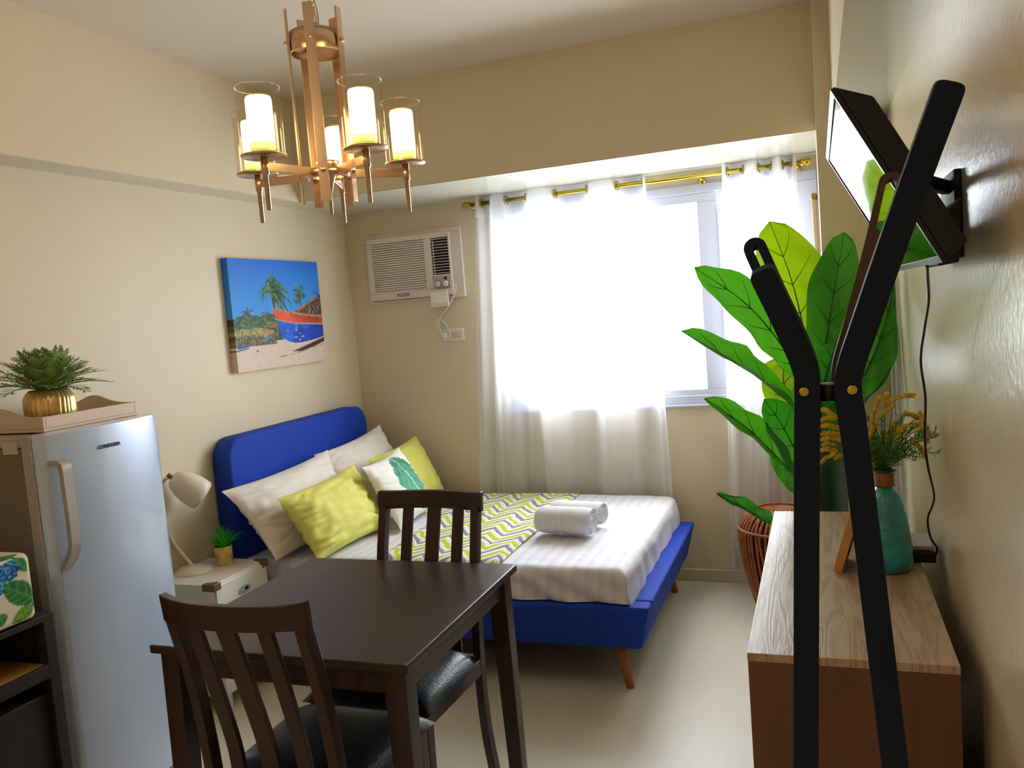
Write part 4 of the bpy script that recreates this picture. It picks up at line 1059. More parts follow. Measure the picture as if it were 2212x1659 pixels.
# ================================================================== CHANDELIER
def chandelier():
    X0, Y0, r, ph = -1.186, 1.95, 0.208, 0.386
    t = thing('chandelier', 'rose brass chandelier with five lit glass shades hanging over the dining table', 'chandelier', (X0, Y0, CE))
    # chain, canopy
    MB().lathe([(0.055, 0), (0.055, -0.012), (0.03, -0.026), (0.0, -0.027)], (X0, Y0, CE), 28).build('canopy', M['rose_brass'], t)
    c = MB(); z = 2.285; k = 0
    while z < CE-0.03:
        a = (k % 2)*PI/2
        lk = [Vector((X0+0.008*math.cos(q)*math.cos(a), Y0+0.008*math.cos(q)*math.sin(a), z+0.016*math.sin(q))) for q in np.linspace(0, 2*PI, 14, endpoint=False)]
        c.tube(lk, 0.0022, 6, closed=True); z += 0.026; k += 1
    c.tube([(X0+0.012*math.sin(q*9), Y0+0.012*math.cos(q*9), 2.24+q*0.4) for q in np.linspace(0, 1, 40)], 0.0018, 6)
    c.build('chain', M['rose_brass'], t)
    R1 = 0.066
    MB().lathe([(R1-0.003, 0), (R1, 0.0), (R1, 0.052), (R1-0.003, 0.052), (R1-0.003, 0)], (X0, Y0, 2.198), 40, cap=False).build('collar', M['rose_brass'], t)
    cb = MB()
    for q in range(3):
        a = ph+q*PI*2/3; cb.tube([(X0, Y0, 2.235), (X0+R1*math.cos(a), Y0+R1*math.sin(a), 2.235)], 0.004, 8)
    cb.lathe([(0.012, 0), (0.012, 0.05), (0.0, 0.052)], (X0, Y0, 2.225), 14); cb.build('spider', M['rose_brass'], t)
    R2 = 0.060
    MB().lathe([(R2-0.02, 0), (R2, 0.0), (R2, 0.018), (R2-0.02, 0.018), (R2-0.02, 0)], (X0, Y0, 1.884), 40, cap=False).build('hub', M['rose_brass'], t)
    MB().lathe([(0.0, -0.052), (0.004, -0.052), (0.005, 0.0), (0.014, 0.03), (0.03, 0.075), (0.03, 0.085), (0.0, 0.09)], (X0, Y0, 1.84), 16).build('centre_finial', M['rose_brass'], t)
    for i in range(5):
        a = ph+math.radians(-126+72*i); d = Vector((math.cos(a), math.sin(a), 0)); s_ = d.cross(Vector((0, 0, 1)))
        ca = Vector((X0, Y0, 0))
        # flat upright bar, standing between the arms
        a2 = a+math.radians(36); d2 = Vector((math.cos(a2), math.sin(a2), 0)); w2 = d2.cross(Vector((0, 0, 1)))
        pb = ca+d2*(R1+0.004)
        bar = MB().strip_bar([pb+Vector((0, 0, 1.815)), pb+Vector((0, 0, 2.305))], 0.026, 0.005, w2).build('upright_bar', M['rose_brass'], t, 0.0008)
        for zz in (2.222, 1.893):
            q = d2.to_track_quat('Z', 'Y').to_matrix().to_4x4()
            MB().lathe([(0.006, 0), (0.0065, 0.004), (0.004, 0.008), (0.0, 0.009)], pb+d2*0.002+Vector((0, 0, zz)), 12, T=q).build('screw', M['rose_brass'], bar)
        # arm
        pe = ca+d*r
        MB().strip_bar([ca+d*(R2-0.002)+Vector((0, 0, 1.893)), pe-d*0.004+Vector((0, 0, 1.893))], 0.022, 0.010, (0, 0, 1)).build('arm', M['rose_brass'], t, 0.001)
        st = MB(); st.lathe([(0.0035, 1.788), (0.0058, 1.79), (0.0062, 1.872), (0.0095, 1.874), (0.0095, 1.915)], pe, 14); st.build('stem', M['rose_brass'], t)
        MB().lathe([(0.0, 1.914), (0.052, 1.914), (0.0545, 1.917), (0.0545, 1.920), (0.016, 1.921), (0.014, 1.928), (0.0, 1.929)], pe, 36).build('shade_plate', M['rose_brass'], t)
        sh = MB(); sh.lathe([(0.052, 1.920), (0.052, 2.078)], pe, 40, cap=False)
        ring = [pe+Vector((0.052*math.cos(q), 0.052*math.sin(q), 2.078)) for q in np.linspace(0, 2*PI, 40, endpoint=False)]
        sh.tube(ring, 0.0012, 5, closed=True)
        so = sh.build('glass_shade', M['shade_glass'], t)
        li = MB(); li.lathe([(0.0, 1.926), (0.026, 1.926), (0.031, 1.935), (0.031, 2.050), (0.029, 2.057), (0.026, 2.058), (0.0, 2.045)], pe, 28)
        li.build('frosted_candle', M['lit'], t, label='glowing frosted glass cylinder')
chandelier()

# ================================================================== CONSOLE and what stands on it
CX0, CX1, CY0, CY1, CZ = -0.173, 0.226, 1.75, 2.94, 0.75
def console():
    t = thing('console_cabinet', 'oak veneer console cabinet along the right wall behind the coat stand', 'cabinet', (0.03, 2.34, 0))
    MB().box(CX0, CX1, CY0, CY1, CZ-0.018, CZ).build('top_panel', M['oak'], t, 0.0015)
    MB().box(CX0+0.001, CX1-0.001, CY0+0.001, CY0+0.018, 0.0, CZ-0.018).build('side_panel', M['oak_shaded'], t, 0.001)
    MB().box(CX0+0.001, CX1-0.001, CY1-0.018, CY1-0.001, 0.0, CZ-0.018).build('side_panel', M['oak_shaded'], t, 0.001)
    MB().box(CX1-0.012, CX1-0.002, CY0+0.018, CY1-0.018, 0.05, CZ-0.018).build('back_panel', M['oak_shaded'], t)
    MB().box(CX0+0.02, CX1-0.012, CY0+0.018, CY1-0.018, 0.06, 0.08).build('bottom_panel', M['oak_shaded'], t)
    n = 3; w = (CY1-CY0-0.036)/n
    for i in range(n):
        d = MB(); d.box(CX0+0.001, CX0+0.017, CY0+0.018+i*w+0.002, CY0+0.018+(i+1)*w-0.002, 0.06, CZ-0.022); dr = d.build('door', M['oak_shaded'], t, 0.001)
        y = CY0+0.018+(i+0.85)*w
        MB().box(CX0-0.010, CX0+0.002, y-0.005, y+0.005, 0.5, 0.6).build('handle', M['chrome'], dr, 0.002)
console()
def photo_frame():
    a = math.radians(17)
    t = thing('photo_frame', 'small pale wooden photo frame propped up on the console', 'photo frame', (0.01, 2.36, CZ))
    T = Matrix.Translation((0.004, 2.292, CZ+0.0065)) @ Matrix.Rotation(math.radians(-9), 4, 'Z') @ Matrix.Rotation(a, 4, 'Y')
    w, h, th, bw = 0.135, 0.182, 0.022, 0.014
    f = MB(); f.box(0, th, 0, bw, 0, h, 0, T).box(0, th, w-bw, w, 0, h, 0, T).box(0, th, bw, w-bw, 0, bw, 0, T).box(0, th, bw, w-bw, h-bw, h, 0, T)
    f.build('frame', M['frame_wood'], t, 0.001)
    MB().box(0.008, 0.012, bw, w-bw, bw, h-bw, 0, T).build('photograph', M['paper'], t)
    MB().box(0.013, 0.018, bw, w-bw, bw, h-bw, 0, T).build('backing', M['black_soft'], t)
    s = MB(); p0 = T @ Vector((th-0.004, w/2, h*0.66)); p1 = Vector((0.088, p0.y+0.075, CZ+0.0045))
    s.strip_bar([p0, p1], 0.045, 0.003, (0, 1, 0)); s.build('easel_leg', M['black_soft'], t)
photo_frame()
VC = Vector((0.140, 2.345, CZ))
def vase():
    t = thing('glass_vase', 'teal dimpled glass bottle vase with a copper wrapped neck on the console', 'vase', tuple(VC))
    def rib(a, z): return 1+0.05*nz3(math.cos(a)*2.6, math.sin(a)*2.6, z*30)+0.02*nz3(math.cos(a)*5, math.sin(a)*5, z*60)
    out = [(0.0, 0.0), (0.050, 0.0), (0.060, 0.008), (0.064, 0.03), (0.062, 0.07), (0.057, 0.11), (0.050, 0.15), (0.043, 0.18), (0.038, 0.20), (0.026, 0.212), (0.020, 0.218), (0.0195, 0.255), (0.024, 0.264)]
    inn = [(r*0.0 if r == 0 else max(r-0.004, 0.001), z+0.005) for r, z in out[:-1]][::-1]
    MB().lathe(out+[(0.0205, 0.264)]+inn, VC, 48, rib=rib, cap=False).build('bottle', M['teal'], t)
    MB().lathe([(0.0215, 0.219), (0.0235, 0.222), (0.0225, 0.237), (0.0235, 0.254), (0.0215, 0.257)], VC, 28, cap=False).build('neck_wrap', M['copper_wrap'], t)
    MB().lathe([(0.019, 0.258), (0.030, 0.262), (0.031, 0.266), (0.020, 0.268)], VC, 28, cap=False).build('rim', M['pot_green'], t)
    s = MB(); s.tube(cr([VC+Vector((0.024, -0.006, 0.25)), VC+Vector((0.031, -0.01, 0.236)), VC+Vector((0.037, -0.012, 0.212))], 5), 0.0012, 5)
    s.tube(cr([VC+Vector((0.024, -0.008, 0.25)), VC+Vector((0.029, -0.014, 0.234)), VC+Vector((0.030, -0.016, 0.214))], 5), 0.0012, 5)
    s.build('string', M['white_plastic'], t)
vase()
def mimosa():
    t = thing('mimosa_bouquet', 'yellow mimosa sprays with feathery green leaves in the teal vase', 'flowers', tuple(VC+Vector((0, 0, 0.26))))
    neck = VC+Vector((0, 0, 0.262)); rng = random.Random(21)
    st = MB(); lf = MB()
    sp_px = [((1885, 905), (1900, 858)), ((1913, 872), (1916, 850)), ((1935, 862), (1975, 854)), ((1905, 900), (1930, 876)), ((1960, 895), (1985, 905)), ((1910, 938), (1935, 915)), ((1945, 925), (1985, 918)), ((1925, 945), (1950, 930)), ((1992, 930), (2004, 955)),
             ((1980, 960), (2001, 990)), ((1880, 940), (1892, 915)), ((1990, 900), (2003, 935)), ((1800, 900), (1776, 884)), ((1806, 925), (1776, 920)), ((1800, 905), (1774, 908)), ((1808, 940), (1776, 938)), ((1800, 962), (1778, 960)), ((1796, 985), (1774, 1000)),
             ((1820, 985), (1805, 990)), ((1812, 950), (1772, 950)), ((1800, 975), (1774, 972)), ((1835, 880), (1822, 858)), ((1865, 890), (1858, 852)), ((1845, 930), (1830, 905)), ((1885, 1005), (1880, 1020))]
    fl = []
    for k, (a, b_) in enumerate(sp_px):
        Y = 2.345+rng.uniform(-0.05, 0.05); p0, p1 = at(*a, Y), at(*b_, Y+rng.uniform(-0.02, 0.02))
        p0.x = min(p0.x, RW-0.012); p1.x = min(p1.x, RW-0.01)
        ctl = [VC+Vector((0, 0, 0.225)), neck, neck*0.45+p0*0.55+Vector((0, 0, 0.025)), p0, p1]
        st.tube(cr(ctl, 5), 0.0014, 5)
        pts = cr([p0-(p1-p0)*0.25, (p0+p1)/2+Vector((0, 0, 0.004)), p1], 9)
        f = MB(); n = len(pts)
        for i in range(n):          # fluffy cylinder of little balls
            for q in range(5):
                a_ = q*2*PI/5+i; rr = 0.0034*(1 if 0 < i < n-1 else 0.5)
                c = pts[i]+Vector((rr*math.cos(a_), rr*math.sin(a_)*0.8, rr*math.sin(a_+0.6)))
                R_ = 0.0031*rng.uniform(0.8, 1.45)
                f.add([c+Vector(v)*R_ for v in ((1, 0, 0), (-1, 0, 0), (0, 1, 0), (0, -1, 0), (0, 0, 1), (0, 0, -1))],
                      [(0, 2, 4), (2, 1, 4), (1, 3, 4), (3, 0, 4), (2, 0, 5), (1, 2, 5), (3, 1, 5), (0, 3, 5)], 0, True)
        fl.append(f)
    for k in range(46):
        a = rng.uniform(0, 2*PI); el = rng.uniform(0.1, 1.3); L = rng.uniform(0.08, 0.17)
        d = Vector((math.cos(a)*math.cos(el), math.sin(a)*math.cos(el)*0.8, math.sin(el)*0.9+0.1))
        pts = cr([neck, neck+d*L*0.5+Vector((0, 0, 0.02)), neck+d*L], 6)
        pts = [Vector((min(q.x, RW-0.01), q.y, q.z)) for q in pts]
        lf.tube(pts, 0.0011, 4)
        for i in range(3, len(pts)):
            for s in range(5):
                dd = (d*0.6+Vector((rng.uniform(-1, 1), rng.uniform(-1, 1), rng.uniform(-0.5, 1)))).normalized()
                e = pts[i]+dd*rng.uniform(0.014, 0.026); e.x = min(e.x, RW-0.008); w = dd.cross(Vector((0.3, 0.5, 0.8))).normalized()*0.0012
                m_ = (pts[i]+e)/2
                lf.add([pts[i], m_+w, e, m_-w], [(0, 1, 2, 3)])
    st.build('stems', M['stem'], t); lf.build('leaves', M['feather'], t)
    for f in fl: f.build('flower_spike', M['mimosa'], t)
mimosa()
def box_and_cable():
    t = thing('set_top_box', 'black set top box with grey lid in the corner of console behind the vase', 'electronics', (0.225, 2.44, CZ))
    MB().box(0.176, 0.262, 2.40, 2.52, CZ, CZ+0.030).build('case', M['black_plastic'], t, 0.003)
    T = Matrix.Translation((0.18, 2.41, CZ+0.031)) @ Matrix.Rotation(math.radians(5), 4, 'X')
    MB().box(0.0, 0.075, 0.0, 0.10, 0, 0.012, 0, T).build('lid', M['silver_side'], t, 0.002)
    cpts = [at(2003, 574, 1.70), at(2004, 596, 1.74), at(2006, 650, 1.85), at(1997, 710, 1.95), at(1989, 780, 2.05), at(1999, 860, 2.1), at(1998, 950, 2.2), at(2005, 1010, 2.25), at(2018, 1075, 2.35), at(2004, 1120, 2.4), at(2010, 1160, 2.42), at(2024, 1185, 2.43), at(2018, 1210, 2.45)]
    cpts = [Vector((min(q[0], RW-0.006), q[1], q[2])) for q in cpts]
    tag(MB().tube(cr(cpts, 8), 0.0028, 8).build('power_cable', M['black_plastic']), 'thin black cable running down the right wall from the television', 'cable')
box_and_cable()

# ================================================================== TELEVISION
def tv():
    Ya, Yb = 1.50, 2.27
    top = Vector((0.0335, 0, 1.815)); bot = Vector((0.188, 0, 1.522))
    ex = (top-bot).normalized(); h = (top-bot).length; out = Vector((ex.z, 0, -ex.x))   # out: towards the wall
    if out.x < 0: out = -out
    t = thing('television', 'black flat television tilted down on the right wall above the console', 'television', (0.2, 1.9, 1.52))
    def P(s, d, y): q = bot+ex*(s*h)+out*d; return Vector((q.x, y, q.z))
    def slab(b, s0, s1, d0, d1, ya, yb, mi=0):
        b.hexa([P(s0, d0, ya), P(s0, d0, yb), P(s0, d1, yb), P(s0, d1, ya)], [P(s1, d0, ya), P(s1, d0, yb), P(s1, d1, yb), P(s1, d1, ya)], mi)
    b = MB(); slab(b, 0, 1, 0, 0.008, Ya, Ya+0.012); slab(b, 0, 1, 0, 0.008, Yb-0.012, Yb); slab(b, 0, 0.035, 0, 0.008, Ya+0.012, Yb-0.012); slab(b, 0.965, 1, 0, 0.008, Ya+0.012, Yb-0.012)
    b.build('bezel', M['black_plastic'], t)
    b = MB(); slab(b, 0.035, 0.965, 0.002, 0.006, Ya+0.012, Yb-0.012); b.build('screen', M['screen'], t)
    b = MB(); b.hexa([P(0, 0.008, Ya), P(0, 0.008, Yb), P(0.03, 0.048, Yb-0.02), P(0.03, 0.048, Ya+0.004)], [P(1, 0.008, Ya), P(1, 0.008, Yb), P(0.86, 0.048, Yb-0.02), P(0.86, 0.048, Ya+0.004)])
    b.build('back_cover', M['black_soft'], t, 0.004)
    hb = MB(); hb.hexa([(0.1945, 1.60, 1.518), (0.1945, 1.80, 1.518), (0.226, 1.80, 1.522), (0.226, 1.60, 1.522)], [(0.170, 1.60, 1.58), (0.170, 1.80, 1.58), (0.232, 1.80, 1.63), (0.232, 1.60, 1.63)])
    ho = hb.build('rear_housing', M['black_soft'], t, 0.004)
    pt = MB(); pt.box(0.202, 0.215, 1.5975, 1.601, 1.534, 1.539).box(0.202, 0.215, 1.5975, 1.601, 1.543, 1.548); pt.build('port', M['sticker'], ho)
    m_ = thing('wall_bracket', 'black metal bracket holding the television on the right wall', 'bracket', (RW, 2.04, 1.62))
    MB().box(RW-0.014, RW, 1.90, 2.10, 1.535, 1.71).build('wall_plate', M['black_soft'], m_, 0.002)
    q = P(0.62, 0.052, 1.94); MB().strip_bar([q, (RW-0.012, 1.98, 1.68)], 0.05, 0.024, (0, 1, 0)).build('arm', M['black_soft'], m_)
    q = P(0.2, 0.054, 1.94); MB().strip_bar([q+Vector((0.004, 0, 0)), (RW-0.012, 1.98, 1.575)], 0.05, 0.024, (0, 1, 0)).build('arm', M['black_soft'], m_)
tv()

# ================================================================== COAT STAND
def coat_stand():
    t = thing('coat_stand', 'black wooden coat stand with slotted splayed arms in the right foreground', 'coat stand', (0.0, 0.98, 0))
    Yn, Yf = 0.95, 1.03
    def capbar(name, px, Y, w, th, m_, slot=0, wd=(1, 0, 0), lean=0.0):
        pts = [at(x, y, Y+dy) for x, y, dy in px]
        # carry the last leg segment down to the floor
        d = pts[-1]-pts[-2]; pts.append(pts[-1]+d*((0-pts[-1].z)/d.z)); foot = pts[-1]
        body = cr(pts[:-1], 6)+[foot]
        b = MB()
        tg = (body[0]-body[1]).normalized(); a = Vector(wd); a = (a-tg*a.dot(tg)).normalized(); nb = tg.cross(a)
        # rounded head: half disc, with a slot when the board is turned to show it
        L0 = 0.05 if slot else 0.0
        start = body[0]-tg*(w/2)
        k0 = next((i for i, q in enumerate(body) if (start-q).dot(tg) > (0.075 if slot else 0.0)), 1)
        path = [start-tg*(0.062 if slot else 0.0)]+[q for q in body[k0:]]
        N = 14
        if slot:
            ro, ri = w/2, w*slot
            vs = []; 
            oc = [start+tg*(ro*math.sin(q))+a*(ro*math.cos(q)) for q in np.linspace(0, PI, N)]
            ic = [start+tg*(ri*math.sin(q))+a*(ri*math.cos(q)) for q in np.linspace(0, PI, N)]
            lo = start-tg*0.062
            ih = [start-tg*0.05+a*(ri*math.cos(q))-tg*(ri*math.sin(q)) for q in np.linspace(0, PI, N)]
            O = oc+[lo-a*ro, lo+a*ro]                       # outer loop
            # ring made of quads: outer arc / inner arc, then the two sides, then the foot of the slot
            def quad(p0, p1, p2, p3):
                b.hexa([q-nb*(th/2) for q in (p0, p1, p2, p3)], [q+nb*(th/2) for q in (p0, p1, p2, p3)])
            for i in range(N-1): quad(oc[i], oc[i+1], ic[i+1], ic[i])
            for sg in (1, -1):
                quad(start+a*(sg*ro), start+a*(sg*ri), start-tg*0.05+a*(sg*ri), start-tg*0.05+a*(sg*ro))
            for i in range(N-1):
                x0_, x1_ = ih[i], ih[i+1]
                quad(x0_, x1_, lo+a*((x1_-start).dot(a)), lo+a*((x0_-start).dot(a)))
            for sg in (1, -1): quad(start-tg*0.05+a*(sg*ri), start-tg*0.05+a*(sg*ro), lo+a*(sg*ro), lo+a*(sg*ri))
        else:
            sgn = lambda q: math.copysign(abs(q)**0.6, q)
            head = [start+tg*(w/2*0.8*abs(math.sin(q))**0.6)+a*(w/2*sgn(math.cos(q))) for q in np.linspace(0, PI, N)]
            n = len(head); vs = [q-nb*(th/2) for q in head]+[q+nb*(th/2) for q in head]
            b.add(vs, [tuple(range(n)), tuple(reversed(range(n, 2*n)))]+[(i, i+n, i+n+1, i+1) for i in range(n-1)])
        b.strip_bar(path, w, th, wd)
        return b.build(name, m_, t, 0.0015)
    # near pair: bolts face the camera
    capbar('near_left_board', [(1640, 575, -0.03), (1704, 707, -0.012), (1738, 788, 0), (1744, 842, 0), (1743, 1000, 0), (1741, 1659, 0)], Yn, 0.0265, 0.022, M['black_wood'])
    capbar('near_right_board', [(2058, 168, -0.05), (1982, 375, -0.03), (1920, 548, -0.015), (1873, 685, -0.005), (1838, 790, 0), (1832, 845, 0), (1848, 960, 0), (1934, 1659, 0)], Yn, 0.0270, 0.014, M['black_wood'])
    # far pair: slotted ends stand out behind
    capbar('far_left_board', [(1623, 520, 0.03), (1676, 640, 0.012), (1726, 765, 0), (1745, 840, 0), (1745, 1000, 0), (1742, 1659, 0)], Yf, 0.0265, 0.018, M['black_wood'], 0.10)
    capbar('far_right_board', [(1930, 375, 0.03), (1906, 480, 0.02), (1879, 590, 0.01), (1852, 690, 0), (1824, 790, 0), (1826, 845, 0), (1850, 1000, 0), (1930, 1659, 0)], Yf, 0.0265, 0.016, M['tan_slot'], 0.2)
    a, c = at(1737, 846, Yn-0.0105), at(1840, 842, Yn-0.0105)
    for p_ in (a, c):
        b = MB(); b.lathe([(0.0, 0), (0.0055, 0), (0.0055, 0.002), (0.0035, 0.0035), (0.0, 0.0028)], p_, 16, T=Matrix.Rotation(PI/2, 4, 'X')); b.build('bolt', M['brass'], t)
    sc_ = at(1789, 832, Yn+0.012)
    MB().lathe([(0.0115, -0.016), (0.0115, 0.0), (0.0105, 0.001), (0.0, 0.001)], sc_, 24).build('spacer', M['black_plastic'], t)
    MB().lathe([(0.0100, 0.001), (0.0100, 0.0022), (0.0, 0.0023)], sc_, 24).build('spacer_lit_top', M['silver_side'], t)  # grey disc paints the lit top of the black spacer
    for px_ in (1746, 1832):
        MB().tube([at(px_, 842, Yn+0.011), at(px_, 842, Yf-0.009)], 0.0085, 16).build('dowel', M['black_plastic'], t)
coat_stand()

# ================================================================== RATTAN STOOL
def stool():
    c = Vector((-0.215, 4.06, 0))
    t = thing('rattan_stool', 'round brown rattan stool under the curtain in the back corner', 'stool', tuple(c))
    prof = [(0.118, 0.0), (0.138, 0.06), (0.162, 0.16), (0.182, 0.27), (0.190, 0.345), (0.186, 0.40), (0.160, 0.440), (0.126, 0.468)]
    MB().lathe([(r-0.012, z) for r, z in prof]+[(0.06, 0.455), (0.0, 0.452)], c, 40).build('core', M['rattan_dark'], t)
    b = MB(); n = 50; rg = random.Random(3)
    for k in range(n):
        a0 = 2*PI*k/n; w1, w2 = rg.uniform(-.03, .03), rg.uniform(-.03, .03)
        pts = [c+Vector((r*math.cos(a0+w1*math.sin(z*22)+w2*math.sin(z*9)), r*math.sin(a0+w1*math.sin(z*22)+w2*math.sin(z*9)), z)) for r, z in prof]
        b.tube(cr(pts, 2), 0.0068, 6)
    b.build('upright_canes', M['rattan'], t)
    for r, z in ((0.122, 0.006), (0.126, 0.470), (0.190, 0.392)):
        MB().tube([c+Vector((r*math.cos(q), r*math.sin(q), z)) for q in np.linspace(0, 2*PI, 48, endpoint=False)], 0.007, 8, closed=True).build('hoop', M['rattan'], t)
    MB().tube([c+Vector(((0.01+0.112*q)*math.cos(q*2*PI*6), (0.01+0.112*q)*math.sin(q*2*PI*6), 0.462)) for q in np.linspace(0, 1, 260)], 0.0062, 6).build('coiled_top', M['rattan'], t)
stool()

# ================================================================== BIG LEAFY PLANT
def big_plant():
    c = Vector((0.005-0.035, 3.34, 0))
    t = thing('leafy_plant', 'tall plant with big paddle shaped green leaves behind the console', 'plant', tuple(c))
    MB().lathe([(0.062, 0), (0.068, 0.01), (0.080, 0.5), (0.086, 0.86), (0.088, 0.93), (0.08, 0.93), (0.074, 0.88), (0.0, 0.87)], c+Vector((0.02, 0, 0)), 40).build('pot', M['pot_green'], t)
    base = c+Vector((0.02, 0, 0.88))
    def leaf(pts, W, face, m_, fold=0.25, seed=0, tipw=0.0, shape=0.85):
        """pts: midrib from base to tip [(px,py,Y)...]; W half width (m); face: direction the upper face looks to"""
        mid = [Vector((min(q.x, RW-0.018), q.y, q.z)) for q in cr([at(*q) for q in pts], 8)]; N = len(mid)-1
        face = Vector(face).normalized(); b = MB(); nw = 8
        rowv = []; top_, side_ = [], []
        for i in range(N+1):
            tg = (mid[min(i+1, N)]-mid[max(i-1, 0)]).normalized()
            sd = tg.cross(face).normalized(); nn = sd.cross(tg).normalized()
            s = i/N; w = 1.05*W*(math.sin(PI*min(1.0, 0.03+0.97*s**(shape*1.35))))**0.55*(1+0.05*math.sin(s*17+seed))*(1-0.35*(1-s)**2)
            if i == N: w = 0.002
            for k in range(-nw, nw+1):
                f = k/nw
                p_ = mid[i]+sd*(w*f)+nn*(fold*w*abs(f)**1.3+0.006*math.sin(s*26+abs(f)*5+seed)*abs(f)+0.0016*math.sin(s*110-abs(f)*9))
                p_.x = min(p_.x, RW-0.012)
                if p_.x > 0.005: p_.y = min(p_.y, 3.585)
                rowv.append(p_)
        M2 = 2*nw+1
        b.add(rowv, [(i*M2+k, i*M2+k+1, (i+1)*M2+k+1, (i+1)*M2+k) for i in range(N) for k in range(2*nw)], 0, True)
        b.tube(mid, [0.0038*(1-0.75*i/N) for i in range(N+1)], 6, 1)
        for i in range(3, N-2, 4):                         # side veins follow the blade
            for sg in (-1, 1):
                vp = []
                for k in range(0, nw-1):
                    ii = min(N, i+k//2); q = rowv[ii*M2+nw+sg*k]
                    if k % 2 and ii < N: q = (q+rowv[(ii+1)*M2+nw+sg*k])/2
                    vp.append(q)
                b.tube(vp, [0.0016*(1-0.7*k/len(vp)) for k in range(len(vp))], 4, 1, caps=False)
        lo = b.build('leaf', [m_, M['leaf_vein']], t)
        return mid[0]
    F = (-0.15, -1, 0.25)
    starts = []
    L = lambda *a_, **k_: leaf(*a_, **k_)
    starts.append(L([(1726, 815, 3.22), (1690, 748, 3.16), (1610, 655, 3.10), (1500, 578, 3.05)], 0.083, (0.25, -1, 0.55), M['leaf'], 0.22, 1))
    starts.append(L([(1752, 800, 3.42), (1738, 720, 3.46), (1708, 600, 3.48), (1662, 478, 3.46)], 0.128, (-0.1, -1, 0.1), M['leaf_lime'], 0.10, 2, shape=1.05))
    starts.append(L([(1776, 800, 3.30), (1784, 740, 3.28), (1803, 620, 3.28), (1824, 502, 3.30)], 0.088, (-0.1, -1, 0.1), M['leaf'], 0.16, 3, shape=0.95))
    starts.append(L([(1740, 900, 3.22), (1690, 858, 3.12), (1600, 790, 2.98), (1472, 716, 2.90)], 0.075, (0.35, -0.55, 1.0), M['leaf'], 0.5, 4))
    starts.append(L([(1742, 1045, 3.24), (1700, 1010, 3.12), (1620, 930, 3.0), (1522, 860, 2.95)], 0.062, (0.45, -0.7, 0.9), M['leaf'], 0.45, 5))
    starts.append(L([(1748, 930, 3.38), (1716, 880, 3.36), (1692, 820, 3.40), (1700, 764, 3.46)], 0.088, (-0.3, -1, 0.2), M['leaf_lime'], 0.12, 6, shape=1.1))
    starts.append(L([(1748, 1040, 3.26), (1726, 990, 3.20), (1690, 920, 3.12), (1650, 862, 3.08)], 0.072, (0.35, -1, 0.35), M['leaf_dark'], 0.3, 7))
    starts.append(L([(1735, 1150, 3.18), (1690, 1145, 3.06), (1630, 1110, 2.96), (1549, 1066, 2.90)], 0.036, (0.3, -0.6, 1.0), M['leaf_dark'], 0.5, 8))
    starts.append(L([(1752, 1075, 3.42), (1722, 1040, 3.46), (1696, 990, 3.50), (1690, 950, 3.52)], 0.060, (-0.5, -0.8, 0.6), M['leaf_dark'], 0.15, 9))
    starts.append(L([(1800, 870, 3.36), (1860, 820, 3.38), (1905, 720, 3.40), (1938, 590, 3.40)], 0.085, (-0.35, -1, 0.2), M['leaf'], 0.2, 10))
    starts.append(L([(1772, 900, 3.24), (1776, 850, 3.20), (1790, 790, 3.16), (1806, 740, 3.16)], 0.066, (-0.1, -1, 0.3), M['leaf_dark'], 0.25, 11))
    starts.append(L([(1800, 930, 3.42), (1850, 850, 3.46), (1900, 770, 3.48), (1940, 700, 3.46)], 0.07, (-0.35, -1, 0.2), M['leaf_dark'], 0.2, 12))
    starts.append(L([(1782, 935, 3.22), (1800, 900, 3.15), (1822, 920, 3.10), (1838, 985, 3.08)], 0.055, (-0.1, -0.8, 0.5), M['leaf_dark'], 0.3, 13))
    b = MB()
    for p_ in starts: b.tube(cr([base+Vector((random.uniform(-.02, .02), random.uniform(-.02, .02), -0.02)), (base+p_)/2+Vector((0, 0, 0.02)), p_], 6), 0.0042, 7)
    b.build('stems', M['stem'], t)
big_plant()

# ================================================================== LIGHT
def fill_light():  # unseen lamp added behind the viewer to lift walls and front faces
    t = thing('unseen_fill_light', 'round white fill light added at the ceiling, unseen behind the viewer', 'fill light', (-1.15, -0.75, CE))
    MB().lathe([(0.16, 0), (0.165, -0.02), (0.15, -0.03), (0.0, -0.03)], (-1.15, -0.75, CE), 32).build('base', M['white_lacquer'], t)
    m, nt, b = new_mat('fill_diffuser'); b.inputs['Emission Color'].default_value = (1.0, 0.80, 0.58, 1); b.inputs['Emission Strength'].default_value = FILL_STR
    MB().lathe([(0.145, -0.03), (0.14, -0.055), (0.09, -0.075), (0.0, -0.08)], (-1.15, -0.75, CE), 32).build('diffuser', m, t)
FILL_STR = 24.0
fill_light()
w = bpy.data.worlds.new('daylight'); sc.world = w; w.use_nodes = True
bg = w.node_tree.nodes['Background']; bg.inputs[0].default_value = (0.88, 0.94, 1.0, 1); bg.inputs[1].default_value = 11.5
pl = bpy.data.lights.new('window_portal', 'AREA'); pl.shape = 'RECTANGLE'; pl.size = 1.68; pl.size_y = 1.12
po = bpy.data.objects.new('window_portal', pl); col.objects.link(po); po.location = (-0.82, BW+0.16, 1.503); po.rotation_euler = (-PI/2, 0, 0)
pl.cycles.is_portal = True

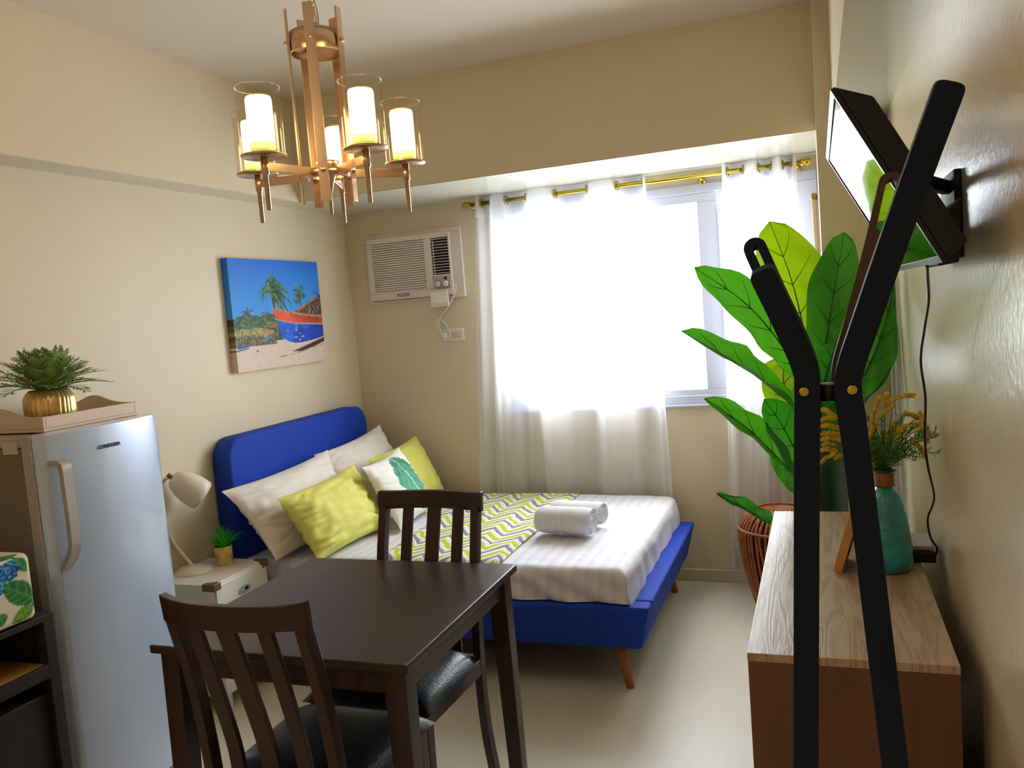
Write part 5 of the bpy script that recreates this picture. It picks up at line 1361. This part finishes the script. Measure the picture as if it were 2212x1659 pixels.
sc.view_settings.view_transform = 'Standard'; sc.view_settings.look = 'None'; sc.view_settings.gamma = 1.0
sc.view_settings.use_curve_mapping = False; sc.view_settings.exposure = 0.88
sc.cycles.use_denoising = True
sc.cycles.max_bounces = 9; sc.cycles.diffuse_bounces = 4; sc.cycles.glossy_bounces = 3; sc.cycles.transmission_bounces = 6
sc.cycles.use_adaptive_sampling = True; sc.cycles.adaptive_threshold = 0.025; sc.cycles.transparent_max_bounces = 24
sc.cycles.sample_clamp_indirect = 8.0; sc.cycles.caustics_reflective = False; sc.cycles.caustics_refractive = False
